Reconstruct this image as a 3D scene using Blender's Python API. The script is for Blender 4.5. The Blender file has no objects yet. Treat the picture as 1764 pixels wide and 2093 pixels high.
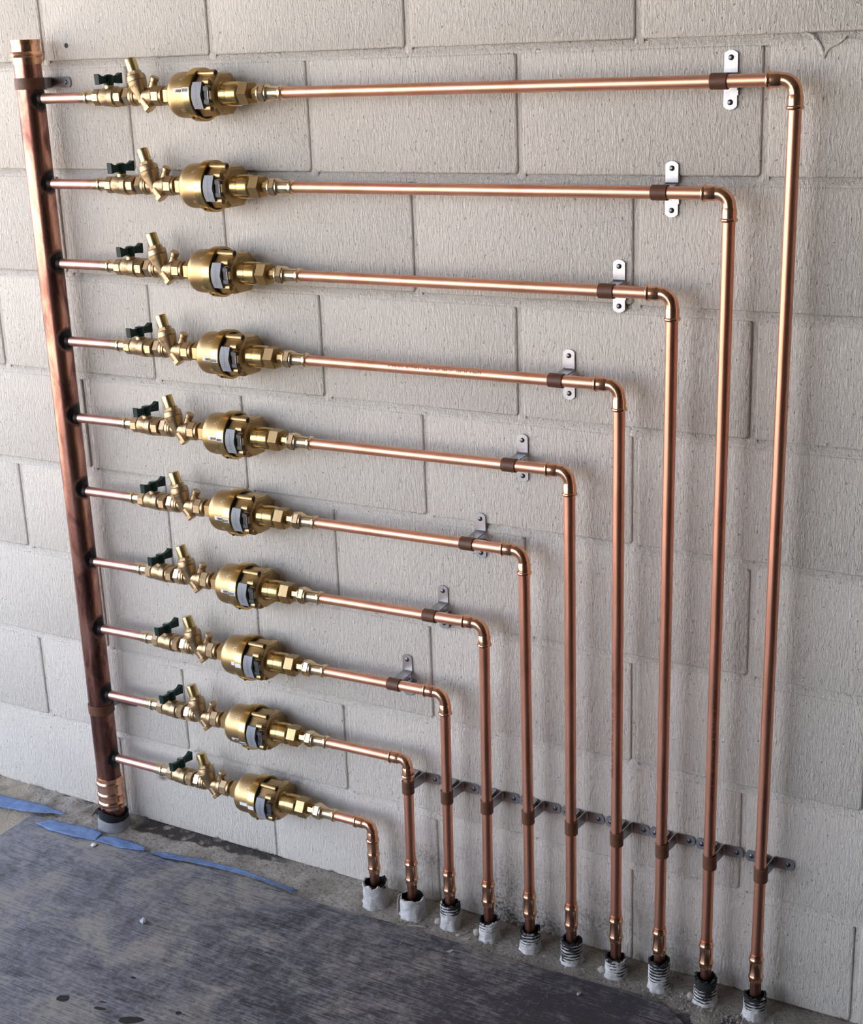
import bpy, math, random
from mathutils import Vector, Matrix, noise

random.seed(7)
S = bpy.context.scene
COL = S.collection
PI = math.pi

# ------------------------------------------------------------------ camera
cd = bpy.data.cameras.new('camera')
cam = bpy.data.objects.new('camera', cd)
COL.objects.link(cam)
cd.sensor_fit = 'VERTICAL'
cd.sensor_height = 36.0
cd.lens = 3013.37 / 2093.0 * 36.0
cd.clip_start = 0.02
cam.matrix_world = Matrix(((0.8649, -0.1215, 0.4869, 2.0940),
                           (0.5005, 0.2802, -0.8191, -2.1582),
                           (-0.0370, 0.9522, 0.3032, 1.6127),
                           (0, 0, 0, 1)))
S.camera = cam

# ------------------------------------------------------------------ world, sun, exposure
W = bpy.data.worlds.new('World')
S.world = W
W.use_nodes = True
wn = W.node_tree
wn.nodes.clear()
w_out = wn.nodes.new('ShaderNodeOutputWorld')
w_bg = wn.nodes.new('ShaderNodeBackground')
w_tc = wn.nodes.new('ShaderNodeTexCoord')
w_sep = wn.nodes.new('ShaderNodeSeparateXYZ')
w_ramp = wn.nodes.new('ShaderNodeValToRGB')
wn.links.new(w_tc.outputs['Generated'], w_sep.inputs[0])
wn.links.new(w_sep.outputs['Z'], w_ramp.inputs[0])
e = w_ramp.color_ramp.elements
e[0].position = 0.0
e[0].color = (0.93, 0.95, 1.0, 1)          # hazy horizon
e[1].position = 0.7
e[1].color = (0.42, 0.60, 1.0, 1)          # blue overhead
wn.links.new(w_ramp.outputs[0], w_bg.inputs[0])
w_bg.inputs[1].default_value = 3.2
wn.links.new(w_bg.outputs[0], w_out.inputs[0])

sd = bpy.data.lights.new('sun', 'SUN')
sd.energy = 18.0
sd.angle = 0.01
sd.color = (1.0, 0.86, 0.68)
sun = bpy.data.objects.new('sun', sd)
COL.objects.link(sun)
sun.rotation_euler = (math.radians(-38), math.radians(-12), 0)   # high, from behind the building: lights the yard only

S.view_settings.view_transform = 'Standard'
S.view_settings.look = 'None'
S.view_settings.gamma = 1.0
S.view_settings.use_curve_mapping = False
S.view_settings.exposure = 0.86

# ------------------------------------------------------------------ node helpers
def mat(name):
    m = bpy.data.materials.new(name)
    m.use_nodes = True
    return m, m.node_tree, m.node_tree.nodes['Principled BSDF']

def N(t, kind, **kw):
    n = t.nodes.new(kind)
    for k, v in kw.items():
        if k.startswith('i_'):
            n.inputs[k[2:].replace('_', ' ')].default_value = v
        else:
            setattr(n, k, v)
    return n

def coords(t, kind='world', scale=(1, 1, 1), rot=(0, 0, 0)):
    if kind == 'world':
        src = N(t, 'ShaderNodeNewGeometry').outputs['Position']
    else:
        src = N(t, 'ShaderNodeTexCoord').outputs['Object']
    mp = N(t, 'ShaderNodeMapping')
    mp.inputs['Scale'].default_value = scale
    mp.inputs['Rotation'].default_value = rot
    t.links.new(src, mp.inputs[0])
    return mp.outputs[0]

def nz(t, vec, scale, detail=3, rough=0.55, dist=0.0):
    n = N(t, 'ShaderNodeTexNoise')
    n.inputs['Scale'].default_value = scale
    n.inputs['Detail'].default_value = detail
    n.inputs['Roughness'].default_value = rough
    n.inputs['Distortion'].default_value = dist
    t.links.new(vec, n.inputs['Vector'])
    return n.outputs['Fac']

def ramp(t, fac, stops):
    r = N(t, 'ShaderNodeValToRGB')
    el = r.color_ramp.elements
    while len(el) < len(stops):
        el.new(0.5)
    for e_, (p, c) in zip(el, stops):
        e_.position = p
        e_.color = c if len(c) == 4 else (*c, 1)
    t.links.new(fac, r.inputs[0])
    return r.outputs[0]

def g(v):
    return (v, v, v, 1)

def mixc(t, fac, a, b, mode='MIX'):
    n = N(t, 'ShaderNodeMix', data_type='RGBA', blend_type=mode)
    for sock, v in ((n.inputs[0], fac), (n.inputs[6], a), (n.inputs[7], b)):
        if hasattr(v, 'is_linked'):
            t.links.new(v, sock)
        elif isinstance(v, (int, float)):
            sock.default_value = v
        else:
            sock.default_value = v if len(v) == 4 else (*v, 1)
    return n.outputs[2]

def mth(t, op, a, b=0.0, clamp=False):
    n = N(t, 'ShaderNodeMath', operation=op, use_clamp=clamp)
    for sock, v in ((n.inputs[0], a), (n.inputs[1], b)):
        if hasattr(v, 'is_linked'):
            t.links.new(v, sock)
        else:
            sock.default_value = v
    return n.outputs[0]

def bump(t, bsdf, h, strength, dist):
    b = N(t, 'ShaderNodeBump')
    b.inputs['Strength'].default_value = strength
    b.inputs['Distance'].default_value = dist
    t.links.new(h, b.inputs['Height'])
    t.links.new(b.outputs[0], bsdf.inputs['Normal'])

def simple(name, col, rough=0.5, metal=0.0, var=0.12, scale=60, bmp=0.0, kind='object'):
    m, t, b = mat(name)
    v = coords(t, kind)
    f = nz(t, v, scale)
    dark = tuple(c * (1 - var) for c in col)
    light = tuple(min(1, c * (1 + var)) for c in col)
    t.links.new(ramp(t, f, [(0.3, dark), (0.7, light)]), b.inputs['Base Color'])
    b.inputs['Roughness'].default_value = rough
    b.inputs['Metallic'].default_value = metal
    if bmp:
        bump(t, b, nz(t, v, scale * 3), bmp, 0.001)
    return m

# ------------------------------------------------------------------ materials
def make_wall():
    m, t, b = mat('painted_block')
    streak = nz(t, coords(t, 'world', (330, 330, 70)), 1.0, 4, 0.62, 0.7)
    lumps = nz(t, coords(t, 'world', (1, 1, 0.7)), 125.0, 4, 0.6)
    pit = nz(t, coords(t, 'world', (1, 1, 0.8)), 170.0, 1, 0.4)
    pits = ramp(t, pit, [(0.24, g(0)), (0.30, g(1))])
    big = nz(t, coords(t, 'world'), 3.0, 3)
    h = mth(t, 'ADD', mth(t, 'MULTIPLY', streak, 0.55), mth(t, 'MULTIPLY', lumps, 0.55))
    h = mth(t, 'ADD', h, mth(t, 'MULTIPLY', pits, 0.35))
    paint = ramp(t, big, [(0.3, (0.61, 0.572, 0.512)), (0.7, (0.67, 0.632, 0.570))])
    # grime splashed on the foot of the wall
    geo = N(t, 'ShaderNodeNewGeometry').outputs['Position']
    sp = N(t, 'ShaderNodeSeparateXYZ')
    t.links.new(geo, sp.inputs[0])
    zf = N(t, 'ShaderNodeMapRange', clamp=True)
    zf.inputs[1].default_value = 0.0
    zf.inputs[2].default_value = 0.20
    zf.inputs[3].default_value = 1.0
    zf.inputs[4].default_value = 0.0
    t.links.new(sp.outputs['Z'], zf.inputs[0])
    xf = N(t, 'ShaderNodeMapRange', clamp=True, interpolation_type='SMOOTHSTEP')
    xf.inputs[1].default_value = 0.60
    xf.inputs[2].default_value = 0.80
    t.links.new(sp.outputs['X'], xf.inputs[0])
    xg = N(t, 'ShaderNodeMapRange', clamp=True, interpolation_type='SMOOTHSTEP')
    xg.inputs[1].default_value = 1.15
    xg.inputs[2].default_value = 1.45
    xg.inputs[3].default_value = 1.0
    xg.inputs[4].default_value = 0.12
    t.links.new(sp.outputs['X'], xg.inputs[0])
    patch = ramp(t, nz(t, coords(t, 'world', (1, 1, 1.3)), 9.0, 4, 0.65), [(0.40, g(0)), (0.66, g(1))])
    spat = ramp(t, nz(t, coords(t, 'world'), 160.0, 3, 0.7), [(0.42, g(0)), (0.62, g(1))])
    mask = mth(t, 'MULTIPLY', mth(t, 'MULTIPLY', zf.outputs[0], xf.outputs[0]), xg.outputs[0])
    mask = mth(t, 'MULTIPLY', mask, mth(t, 'ADD', mth(t, 'MULTIPLY', patch, 1.0), 0.10))
    mask = mth(t, 'MULTIPLY', mask, mth(t, 'ADD', mth(t, 'MULTIPLY', spat, 0.9), 0.45), True)
    col = mixc(t, mask, paint, (0.075, 0.07, 0.065))
    # rust-brown smudge beside the riser
    def blob(cx, cz, rx, rz, colr, amt, base):
        dx = mth(t, 'DIVIDE', mth(t, 'SUBTRACT', sp.outputs['X'], cx), rx)
        dz = mth(t, 'DIVIDE', mth(t, 'SUBTRACT', sp.outputs['Z'], cz), rz)
        d = mth(t, 'ADD', mth(t, 'MULTIPLY', dx, dx), mth(t, 'MULTIPLY', dz, dz))
        d = mth(t, 'ADD', d, mth(t, 'MULTIPLY', nz(t, coords(t, 'world'), 70.0, 3), 1.2))
        k = ramp(t, d, [(0.45, g(amt)), (1.0, g(0))])
        return mixc(t, k, base, colr)
    col = blob(0.106, 0.121, 0.030, 0.013, (0.10, 0.055, 0.045), 0.85, col)
    col = blob(0.405, 0.205, 0.055, 0.020, (0.30, 0.28, 0.25), 0.6, col)
    # dark ragged line where wall meets floor
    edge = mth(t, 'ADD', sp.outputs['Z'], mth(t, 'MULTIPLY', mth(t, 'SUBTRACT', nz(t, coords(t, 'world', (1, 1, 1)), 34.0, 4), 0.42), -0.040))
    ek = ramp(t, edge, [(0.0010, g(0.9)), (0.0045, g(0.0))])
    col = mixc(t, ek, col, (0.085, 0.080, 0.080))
    dots = ramp(t, nz(t, coords(t, 'world', (1, 1, 0.8)), 75.0, 1, 0.4), [(0.195, g(0.55)), (0.215, g(0))])
    col = mixc(t, dots, col, (0.16, 0.145, 0.13))
    t.links.new(col, b.inputs['Base Color'])
    b.inputs['Roughness'].default_value = 0.42
    b.inputs['Specular IOR Level'].default_value = 0.35
    bump(t, b, h, 1.0, 0.0056)
    return m

def make_copper(name, c0, c1, rough, streak_axis='z', spots=0.0):
    m, t, b = mat(name)
    sc = {'z': (260, 260, 5), 'x': (5, 260, 260), 'n': (60, 60, 60)}[streak_axis]
    f = nz(t, coords(t, 'object', sc), 1.0, 2)
    col = ramp(t, f, [(0.3, c0), (0.7, c1)])
    tar = ramp(t, nz(t, coords(t, 'object', (1, 1, 0.6)), 13.0, 4, 0.6), [(0.48, g(0)), (0.72, g(0.45))])
    col = mixc(t, tar, col, (c0[0] * 0.62, c0[1] * 0.50, c0[2] * 0.48))
    if spots:
        sp = ramp(t, nz(t, coords(t, 'object'), 90.0, 2), [(0.66, g(0)), (0.72, g(spots))])
        col = mixc(t, sp, col, (0.20, 0.09, 0.07))
    t.links.new(col, b.inputs['Base Color'])
    b.inputs['Metallic'].default_value = 1.0
    t.links.new(ramp(t, f, [(0.2, g(rough * 0.85)), (0.8, g(rough * 1.2))]), b.inputs['Roughness'])
    return m

def make_riser_copper(z0, pitch):
    """Heat-tarnished copper: purple-brown bands and black soot round every brazed branch."""
    m, t, b = mat('tarnished_copper')
    f = nz(t, coords(t, 'world', (30, 30, 9)), 1.0, 4, 0.6, 0.6)
    col = ramp(t, f, [(0.36, (0.13, 0.060, 0.052)), (0.50, (0.42, 0.20, 0.155)), (0.64, (0.68, 0.36, 0.27)), (0.80, (0.58, 0.29, 0.22))])
    geo = N(t, 'ShaderNodeNewGeometry').outputs['Position']
    sp = N(t, 'ShaderNodeSeparateXYZ')
    t.links.new(geo, sp.inputs[0])
    dark = ramp(t, sp.outputs['Z'], [(0.12, g(0.80)), (0.28, g(0.6)), (0.42, g(0.15)), (0.9, g(0.1))])
    pat = ramp(t, nz(t, coords(t, 'world', (22, 22, 6)), 1.0, 3), [(0.40, g(0.0)), (0.62, g(1.0))])
    col = mixc(t, mth(t, 'MULTIPLY', dark, pat), col, (0.10, 0.042, 0.035))
    # soot: wrapped distance to the nearest branch
    zz = mth(t, 'SUBTRACT', sp.outputs['Z'], z0)
    zw = N(t, 'ShaderNodeMath', operation='WRAP')
    t.links.new(zz, zw.inputs[0])
    zw.inputs[1].default_value = pitch / 2
    zw.inputs[2].default_value = -pitch / 2
    dx = mth(t, 'SUBTRACT', sp.outputs['X'], 0.0275)
    dy = mth(t, 'ADD', sp.outputs['Y'], 0.0500)
    d2 = mth(t, 'ADD', mth(t, 'ADD', mth(t, 'MULTIPLY', dx, dx), mth(t, 'MULTIPLY', dy, dy)),
             mth(t, 'MULTIPLY', zw.outputs[0], zw.outputs[0]))
    d = mth(t, 'SQRT', d2)
    d = mth(t, 'ADD', d, mth(t, 'MULTIPLY', nz(t, coords(t, 'world'), 35.0, 3), 0.010))
    soot = ramp(t, d, [(0.0255, g(1)), (0.0295, g(0))])
    col = mixc(t, soot, col, (0.012, 0.010, 0.010))
    t.links.new(col, b.inputs['Base Color'])
    mt = N(t, 'ShaderNodeMapRange')
    mt.inputs[3].default_value = 1.0
    mt.inputs[4].default_value = 0.2
    t.links.new(soot, mt.inputs[0])
    t.links.new(mt.outputs[0], b.inputs['Metallic'])
    t.links.new(ramp(t, f, [(0.3, g(0.34)), (0.7, g(0.20))]), b.inputs['Roughness'])
    return m

def make_brass(name, c0, c1, rough, scale=45, bmp=0.0, stain=0.25):
    m, t, b = mat(name)
    v = coords(t, 'object')
    f = nz(t, v, scale, 4, 0.6)
    col = ramp(t, f, [(0.3, c0), (0.7, c1)])
    st = ramp(t, nz(t, v, 120.0, 2), [(0.62, g(0)), (0.74, g(stain))])
    col = mixc(t, st, col, (0.16, 0.08, 0.03))
    t.links.new(col, b.inputs['Base Color'])
    b.inputs['Metallic'].default_value = 1.0
    t.links.new(ramp(t, f, [(0.3, g(rough * 1.15)), (0.7, g(rough * 0.9))]), b.inputs['Roughness'])
    if bmp:
        bump(t, b, nz(t, v, 700.0, 2), bmp, 0.0006)
    return m

def make_zinc():
    m, t, b = mat('galvanised_steel')
    v = coords(t, 'world')
    f = nz(t, v, 40.0, 2, 0.5)
    col = ramp(t, f, [(0.3, (0.36, 0.36, 0.37)), (0.7, (0.44, 0.44, 0.45))])
    spk = ramp(t, nz(t, v, 330.0, 1, 0.5), [(0.27, g(0.75)), (0.32, g(0))])
    t.links.new(mixc(t, spk, col, (0.16, 0.16, 0.17)), b.inputs['Base Color'])
    b.inputs['Metallic'].default_value = 1.0
    b.inputs['Roughness'].default_value = 0.36
    return m

def make_plaster(name, rib_w, shift):
    """White render smeared over a black corrugated conduit."""
    m, t, b = mat(name)
    oc = N(t, 'ShaderNodeTexCoord').outputs['Object']
    sp = N(t, 'ShaderNodeSeparateXYZ')
    t.links.new(oc, sp.inputs[0])
    r = mth(t, 'SQRT', mth(t, 'ADD', mth(t, 'MULTIPLY', sp.outputs['X'], sp.outputs['X']),
                           mth(t, 'MULTIPLY', sp.outputs['Y'], sp.outputs['Y'])))
    rib = mth(t, 'SINE', mth(t, 'MULTIPLY', sp.outputs['Z'], 2 * PI / 0.0062))
    n1 = nz(t, coords(t, 'world', (1, 1, 1)), 48.0, 4, 0.6)
    hi = mth(t, 'MULTIPLY', sp.outputs['Z'], 9.0)
    n2 = nz(t, coords(t, 'world', (1, 1, 1)), 17.0, 2, 0.5)
    k = mth(t, 'ADD', mth(t, 'ADD', mth(t, 'MULTIPLY', rib, -rib_w), mth(t, 'MULTIPLY', n1, 0.75)), hi)
    k = mth(t, 'ADD', k, mth(t, 'MULTIPLY', n2, 1.3))
    k = mth(t, 'ADD', k, shift)
    blk = ramp(t, k, [(0.60, g(0)), (0.66, g(1))])
    inner = ramp(t, r, [(0.0150, g(1)), (0.0155, g(0))])
    blk = mth(t, 'MAXIMUM', blk, inner)
    pl = ramp(t, nz(t, coords(t, 'world'), 60.0, 4), [(0.3, (0.42, 0.41, 0.39)), (0.7, (0.66, 0.65, 0.64))])
    t.links.new(mixc(t, blk, pl, (0.008, 0.008, 0.009)), b.inputs['Base Color'])
    b.inputs['Roughness'].default_value = 0.6
    bump(t, b, nz(t, coords(t, 'world'), 180.0, 5, 0.7), 0.9, 0.004)
    return m

def make_concrete():
    m, t, b = mat('rough_screed')
    f = nz(t, coords(t, 'world', (1, 1, 1)), 14.0, 5, 0.65)
    fine = nz(t, coords(t, 'world'), 150.0, 4, 0.7)
    col = ramp(t, f, [(0.30, (0.21, 0.185, 0.15)), (0.5, (0.36, 0.325, 0.275)), (0.7, (0.50, 0.465, 0.41))])
    col = mixc(t, ramp(t, fine, [(0.36, g(0.7)), (0.48, g(0))]), col, (0.10, 0.085, 0.07))
    geo = N(t, 'ShaderNodeNewGeometry').outputs['Position']
    sp = N(t, 'ShaderNodeSeparateXYZ')
    t.links.new(geo, sp.inputs[0])
    def rng(sock, a, b_, c, d_):
        n = N(t, 'ShaderNodeMapRange', clamp=True, interpolation_type='SMOOTHSTEP')
        for i, v in enumerate((a, b_, c, d_)):
            n.inputs[i + 1].default_value = v
        t.links.new(sock, n.inputs[0])
        return n.outputs[0]
    # bare brown bitumen strip along the wall between riser and first sleeve
    yj = mth(t, 'ADD', sp.outputs['Y'], mth(t, 'MULTIPLY', nz(t, coords(t, 'world', (18, 18, 1)), 1.0, 4), 0.035))
    edge = mth(t, 'ADD', mth(t, 'MULTIPLY', sp.outputs['X'], 0.085), -0.034)
    k = mth(t, 'MULTIPLY', rng(mth(t, 'SUBTRACT', yj, edge), -0.004, 0.004, 0, 1),
            mth(t, 'MULTIPLY', rng(sp.outputs['X'], 0.03, 0.06, 0, 1), rng(sp.outputs['X'], 0.40, 0.46, 1, 0)))
    k = mth(t, 'MULTIPLY', k, ramp(t, nz(t, coords(t, 'world'), 42.0, 3), [(0.30, g(0.25)), (0.46, g(1))]))
    col = mixc(t, k, col, (0.050, 0.040, 0.034))
    col = mixc(t, rng(mth(t, 'SUBTRACT', mth(t, 'MULTIPLY', sp.outputs['X'], -1.0), yj), 0.24, 0.32, 0, 0.75), col, (0.44, 0.375, 0.285))
    # darker towards the right-hand sleeves
    dk = rng(sp.outputs['X'], 0.5, 1.1, 0.0, 0.38)
    col = mixc(t, dk, col, (0.105, 0.092, 0.078))
    t.links.new(col, b.inputs['Base Color'])
    b.inputs['Roughness'].default_value = 0.9
    bump(t, b, mth(t, 'ADD', fine, f), 0.8, 0.006)
    return m

def make_sheet():
    m, t, b = mat('scuffed_black_sheet')
    def ang(a):
        return (0, 0, math.radians(a))
    warp = coords(t, 'world')
    scr = nz(t, coords(t, 'world', (16, 260, 1), ang(30)), 1.0, 5, 0.70, 0.5)
    scr2 = nz(t, coords(t, 'world', (22, 210, 1), ang(-24)), 1.0, 4, 0.65, 0.7)
    scr3 = nz(t, coords(t, 'world', (300, 18, 1), ang(12)), 1.0, 3, 0.6, 0.9)
    pat = nz(t, warp, 6.5, 6, 0.66, 0.7)
    fine = nz(t, warp, 95.0, 5, 0.75, 0.5)
    mid = nz(t, warp, 30.0, 4, 0.7, 0.6)
    geo = N(t, 'ShaderNodeNewGeometry').outputs['Position']
    sp = N(t, 'ShaderNodeSeparateXYZ')
    t.links.new(geo, sp.inputs[0])
    dust_sheen = mth(t, 'MULTIPLY', pat, 0.80)
    for v, w in ((fine, 0.55), (mid, 0.30), (scr, 0.75), (scr2, 0.35)):
        dust_sheen = mth(t, 'ADD', dust_sheen, mth(t, 'MULTIPLY', v, w))
    # sky sheen painted into the colour, fading towards the right
    dust_sheen = mth(t, 'ADD', dust_sheen, mth(t, 'MULTIPLY', sp.outputs['X'], -0.20))
    k = ramp(t, mth(t, 'MULTIPLY', dust_sheen, 0.5), [(0.562, g(0.0)), (0.634, g(0.44)), (0.725, g(1.0))])
    grey = mixc(t, ramp(t, pat, [(0.45, g(0)), (0.62, g(1))]), (0.255, 0.262, 0.295), (0.315, 0.292, 0.258))
    col = mixc(t, k, (0.032, 0.032, 0.041), grey)
    pale = mth(t, 'MULTIPLY', ramp(t, scr3, [(0.62, g(0)), (0.70, g(1))]), ramp(t, mid, [(0.50, g(0)), (0.62, g(0.55))]))
    col = mixc(t, pale, col, (0.36, 0.35, 0.33))
    spk = ramp(t, fine, [(0.69, g(0)), (0.75, g(0.55))])
    col = mixc(t, mth(t, 'MULTIPLY', spk, k), col, (0.42, 0.40, 0.36))
    t.links.new(col, b.inputs['Base Color'])
    t.links.new(ramp(t, k, [(0.0, g(0.40)), (1.0, g(0.75))]), b.inputs['Roughness'])
    b.inputs['Specular IOR Level'].default_value = 0.5
    bump(t, b, mth(t, 'ADD', mth(t, 'MULTIPLY', scr, 0.8), fine), 0.5, 0.0018)
    return m

M_WALL = make_wall()
M_PIPE_X = make_copper('copper_pipe_bright', (0.80, 0.41, 0.27), (0.90, 0.50, 0.35), 0.40, 'x')
M_PIPE_Z = make_copper('copper_pipe_upright', (0.70, 0.325, 0.215), (0.82, 0.41, 0.28), 0.36, 'z')
M_STUB = make_copper('copper_branch', (0.70, 0.39, 0.33), (0.84, 0.51, 0.43), 0.40, 'x')
M_FIT = make_copper('copper_fitting', (0.78, 0.42, 0.26), (0.90, 0.52, 0.34), 0.20, 'n')
M_OLD = make_copper('oxidised_copper', (0.22, 0.10, 0.07), (0.34, 0.16, 0.11), 0.40, 'z', 0.5)
M_RISER = make_riser_copper(0.1745, 0.15163)
M_METER = make_brass('cast_brass', (0.40, 0.275, 0.130), (0.50, 0.355, 0.175), 0.38, 40, 0.25)
M_METER_SHINY = make_brass('turned_brass', (0.56, 0.385, 0.155), (0.70, 0.50, 0.22), 0.24, 30)
M_VALVE = make_brass('forged_brass', (0.42, 0.30, 0.17), (0.54, 0.40, 0.24), 0.38, 60, 0.5)
M_CAP = make_brass('valve_cap_brass', (0.56, 0.43, 0.19), (0.66, 0.52, 0.26), 0.28, 30)
M_BRIGHT = make_brass('bright_bronze', (0.72, 0.55, 0.34), (0.84, 0.68, 0.45), 0.24, 40)
M_ZINC = make_zinc()
M_SCREW = simple('dark_screw', (0.16, 0.16, 0.17), 0.35, 1.0, 0.2, 300)
M_BROWN = simple('brown_clip_lining', (0.115, 0.042, 0.018), 0.5, 0.0, 0.2, 120, 0.2)
M_GREEN = simple('dark_green_plastic', (0.006, 0.030, 0.024), 0.45, 0.0, 0.2, 90)
M_GREEN.node_tree.nodes['Principled BSDF'].inputs['Specular IOR Level'].default_value = 0.25
M_BLACK = simple('black_lining_and_shade', (0.006, 0.006, 0.007), 0.55, 0.0, 0.2, 90)
M_GREY = simple('grey_register_lid', (0.235, 0.25, 0.27), 0.5, 0.0, 0.08, 60)
M_DGREY = simple('dark_grey_hinge', (0.045, 0.047, 0.05), 0.5, 0.0, 0.15, 90)
M_WHITE = simple('white_label', (0.78, 0.78, 0.76), 0.5, 0.0, 0.05, 60)
M_INK = simple('black_ink', (0.02, 0.02, 0.022), 0.6, 0.0, 0.1, 60)
M_MARK = simple('pale_brass_mark', (0.85, 0.74, 0.48), 0.4, 0.6, 0.1, 90)
M_PRINT = simple('pipe_print', (0.045, 0.018, 0.012), 0.6, 0.0, 0.2, 90)
M_EMBOSS = simple('cast_letter', (0.24, 0.16, 0.07), 0.5, 1.0, 0.2, 90)
M_PLASTER = make_plaster('plastered_conduit', 0.13, -0.72)
M_PLASTER2 = make_plaster('plain_plastered_conduit', 0.0, -1.02)
M_SCREED = make_concrete()
M_SHEET = make_sheet()
M_TAPE = simple('blue_masking_tape', (0.135, 0.225, 0.42), 0.6, 0.0, 0.30, 55, 0.5, 'world')
M_WRAP = simple('grey_tape_wrap', (0.24, 0.245, 0.26), 0.42, 0.0, 0.2, 50, 0.4)
M_STONE = simple('pale_rubble', (0.34, 0.31, 0.27), 0.85, 0.0, 0.35, 90, 0.5, 'world')
M_CHIP = simple('grey_pebble', (0.46, 0.47, 0.49), 0.8, 0.0, 0.25, 150, 0.5)
M_YARD = simple('yard_concrete', (0.55, 0.47, 0.37), 0.9, 0.0, 0.12, 2.0, 0.0, 'world')
M_DARKWALL = simple('bare_block', (0.16, 0.145, 0.13), 0.85, 0.0, 0.15, 6.0, 0.0, 'world')
M_CEIL = simple('soffit_board', (0.20, 0.185, 0.165), 0.8, 0.0, 0.08, 3.0, 0.0, 'world')
M_FLOOR = simple('slab_concrete', (0.09, 0.085, 0.08), 0.8, 0.0, 0.2, 6.0, 0.3, 'world')

# ------------------------------------------------------------------ mesh helpers
class MB:
    def __init__(s):
        s.v = []
        s.f = []

    def add(s, vs, fs, M=None):
        o = len(s.v)
        for p in vs:
            s.v.append(tuple(M @ Vector(p)) if M is not None else tuple(p))
        for f in fs:
            s.f.append(tuple(i + o for i in f))
        return s

    def lathe(s, prof, seg=32, M=None, cap=True, phase=0.0, jit=None):
        """prof = [(x, r)...] turned round local X."""
        vs, fs = [], []
        for i, (x, r) in enumerate(prof):
            for j in range(seg):
                a = 2 * PI * j / seg + phase
                xx, rr = x, r
                if jit:
                    xx, rr = jit(i, j, x, r)
                vs.append((xx, rr * math.cos(a), rr * math.sin(a)))
        for i in range(len(prof) - 1):
            for j in range(seg):
                k = (j + 1) % seg
                fs.append((i * seg + j, i * seg + k, (i + 1) * seg + k, (i + 1) * seg + j))
        if cap:
            fs.append(tuple(range(seg))[::-1])
            n = (len(prof) - 1) * seg
            fs.append(tuple(n + j for j in range(seg)))
        return s.add(vs, fs, M)

    def ring(s, prof, seg=32, M=None, jit=None):
        """closed profile: a hollow ring or tube."""
        vs, fs = [], []
        n = len(prof)
        for i, (x, r) in enumerate(prof):
            for j in range(seg):
                a = 2 * PI * j / seg
                xx, rr = jit(i, j, x, r) if jit else (x, r)
                vs.append((xx, rr * math.cos(a), rr * math.sin(a)))
        for i in range(n):
            i2 = (i + 1) % n
            for j in range(seg):
                k = (j + 1) % seg
                fs.append((i * seg + j, i * seg + k, i2 * seg + k, i2 * seg + j))
        return s.add(vs, fs, M)

    def hex(s, x0, x1, R, n=6, ch=0.0012, M=None, phase=None, r_in=None):
        ph = PI / n if phase is None else phase
        ri = R * 0.9
        return s.lathe([(x0, ri), (x0 + ch, R), (x1 - ch, R), (x1, ri)], n, M, True, ph)

    def box(s, c, d, M=None):
        x, y, z = c
        a, b, h = d[0] / 2, d[1] / 2, d[2] / 2
        vs = [(x + i * a, y + j * b, z + k * h) for i in (-1, 1) for j in (-1, 1) for k in (-1, 1)]
        fs = [(0, 1, 3, 2), (4, 6, 7, 5), (0, 4, 5, 1), (2, 3, 7, 6), (0, 2, 6, 4), (1, 5, 7, 3)]
        return s.add(vs, fs, M)

    def slab(s, pts, n0, n1, axis, M=None):
        """extrude a 2-D polygon between two offsets along an axis ('x','y','z')."""
        def p3(p, h):
            return {'x': (h, p[0], p[1]), 'y': (p[0], h, p[1]), 'z': (p[0], p[1], h)}[axis]
        n = len(pts)
        vs = [p3(p, n0) for p in pts] + [p3(p, n1) for p in pts]
        fs = [tuple(range(n))[::-1], tuple(range(n, 2 * n))]
        for i in range(n):
            k = (i + 1) % n
            fs.append((i, k, n + k, n + i))
        return s.add(vs, fs, M)

    def tube(s, pts, rads, seg=20, cap=True, up=Vector((0, 1, 0))):
        """sweep in a plane whose normal is `up`."""
        vs, fs = [], []
        pts = [Vector(p) for p in pts]
        n = len(pts)
        for i, p in enumerate(pts):
            a = pts[max(0, i - 1)]
            b = pts[min(n - 1, i + 1)]
            tdir = (b - a)
            if tdir.length < 1e-9:
                tdir = (pts[min(n - 1, i + 2)] - pts[max(0, i - 2)])
            tdir.normalize()
            side = tdir.cross(up).normalized()
            for j in range(seg):
                q = 2 * PI * j / seg
                vs.append(tuple(p + (up * math.cos(q) + side * math.sin(q)) * rads[i]))
        for i in range(n - 1):
            for j in range(seg):
                k = (j + 1) % seg
                fs.append((i * seg + j, i * seg + k, (i + 1) * seg + k, (i + 1) * seg + j))
        if cap:
            fs.append(tuple(range(seg))[::-1])
            fs.append(tuple((n - 1) * seg + j for j in range(seg)))
        return s.add(vs, fs)

    def mesh(s, name, m, sharp=32):
        me = bpy.data.meshes.new(name)
        me.from_pydata(s.v, [], s.f)
        me.validate()
        me.materials.append(m)
        import bmesh
        bm = bmesh.new()
        bm.from_mesh(me)
        bmesh.ops.recalc_face_normals(bm, faces=bm.faces)
        bm.to_mesh(me)
        bm.free()
        for p in me.polygons:
            p.use_smooth = True
        me.set_sharp_from_angle(angle=math.radians(sharp))
        return me

def obj(name, me, parent=None, loc=None):
    o = bpy.data.objects.new(name, me)
    COL.objects.link(o)
    if parent is not None:
        o.parent = parent
    if loc is not None:
        o.location = loc
    return o

def thing(name, label, cat, loc=(0, 0, 0), rot=(0, 0, 0), group=None):
    o = bpy.data.objects.new(name, None)
    o.empty_display_size = 0.02
    COL.objects.link(o)
    o.location = loc
    o.rotation_euler = rot
    o['label'] = label
    o['category'] = cat
    if group:
        o['group'] = group
    return o

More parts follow.
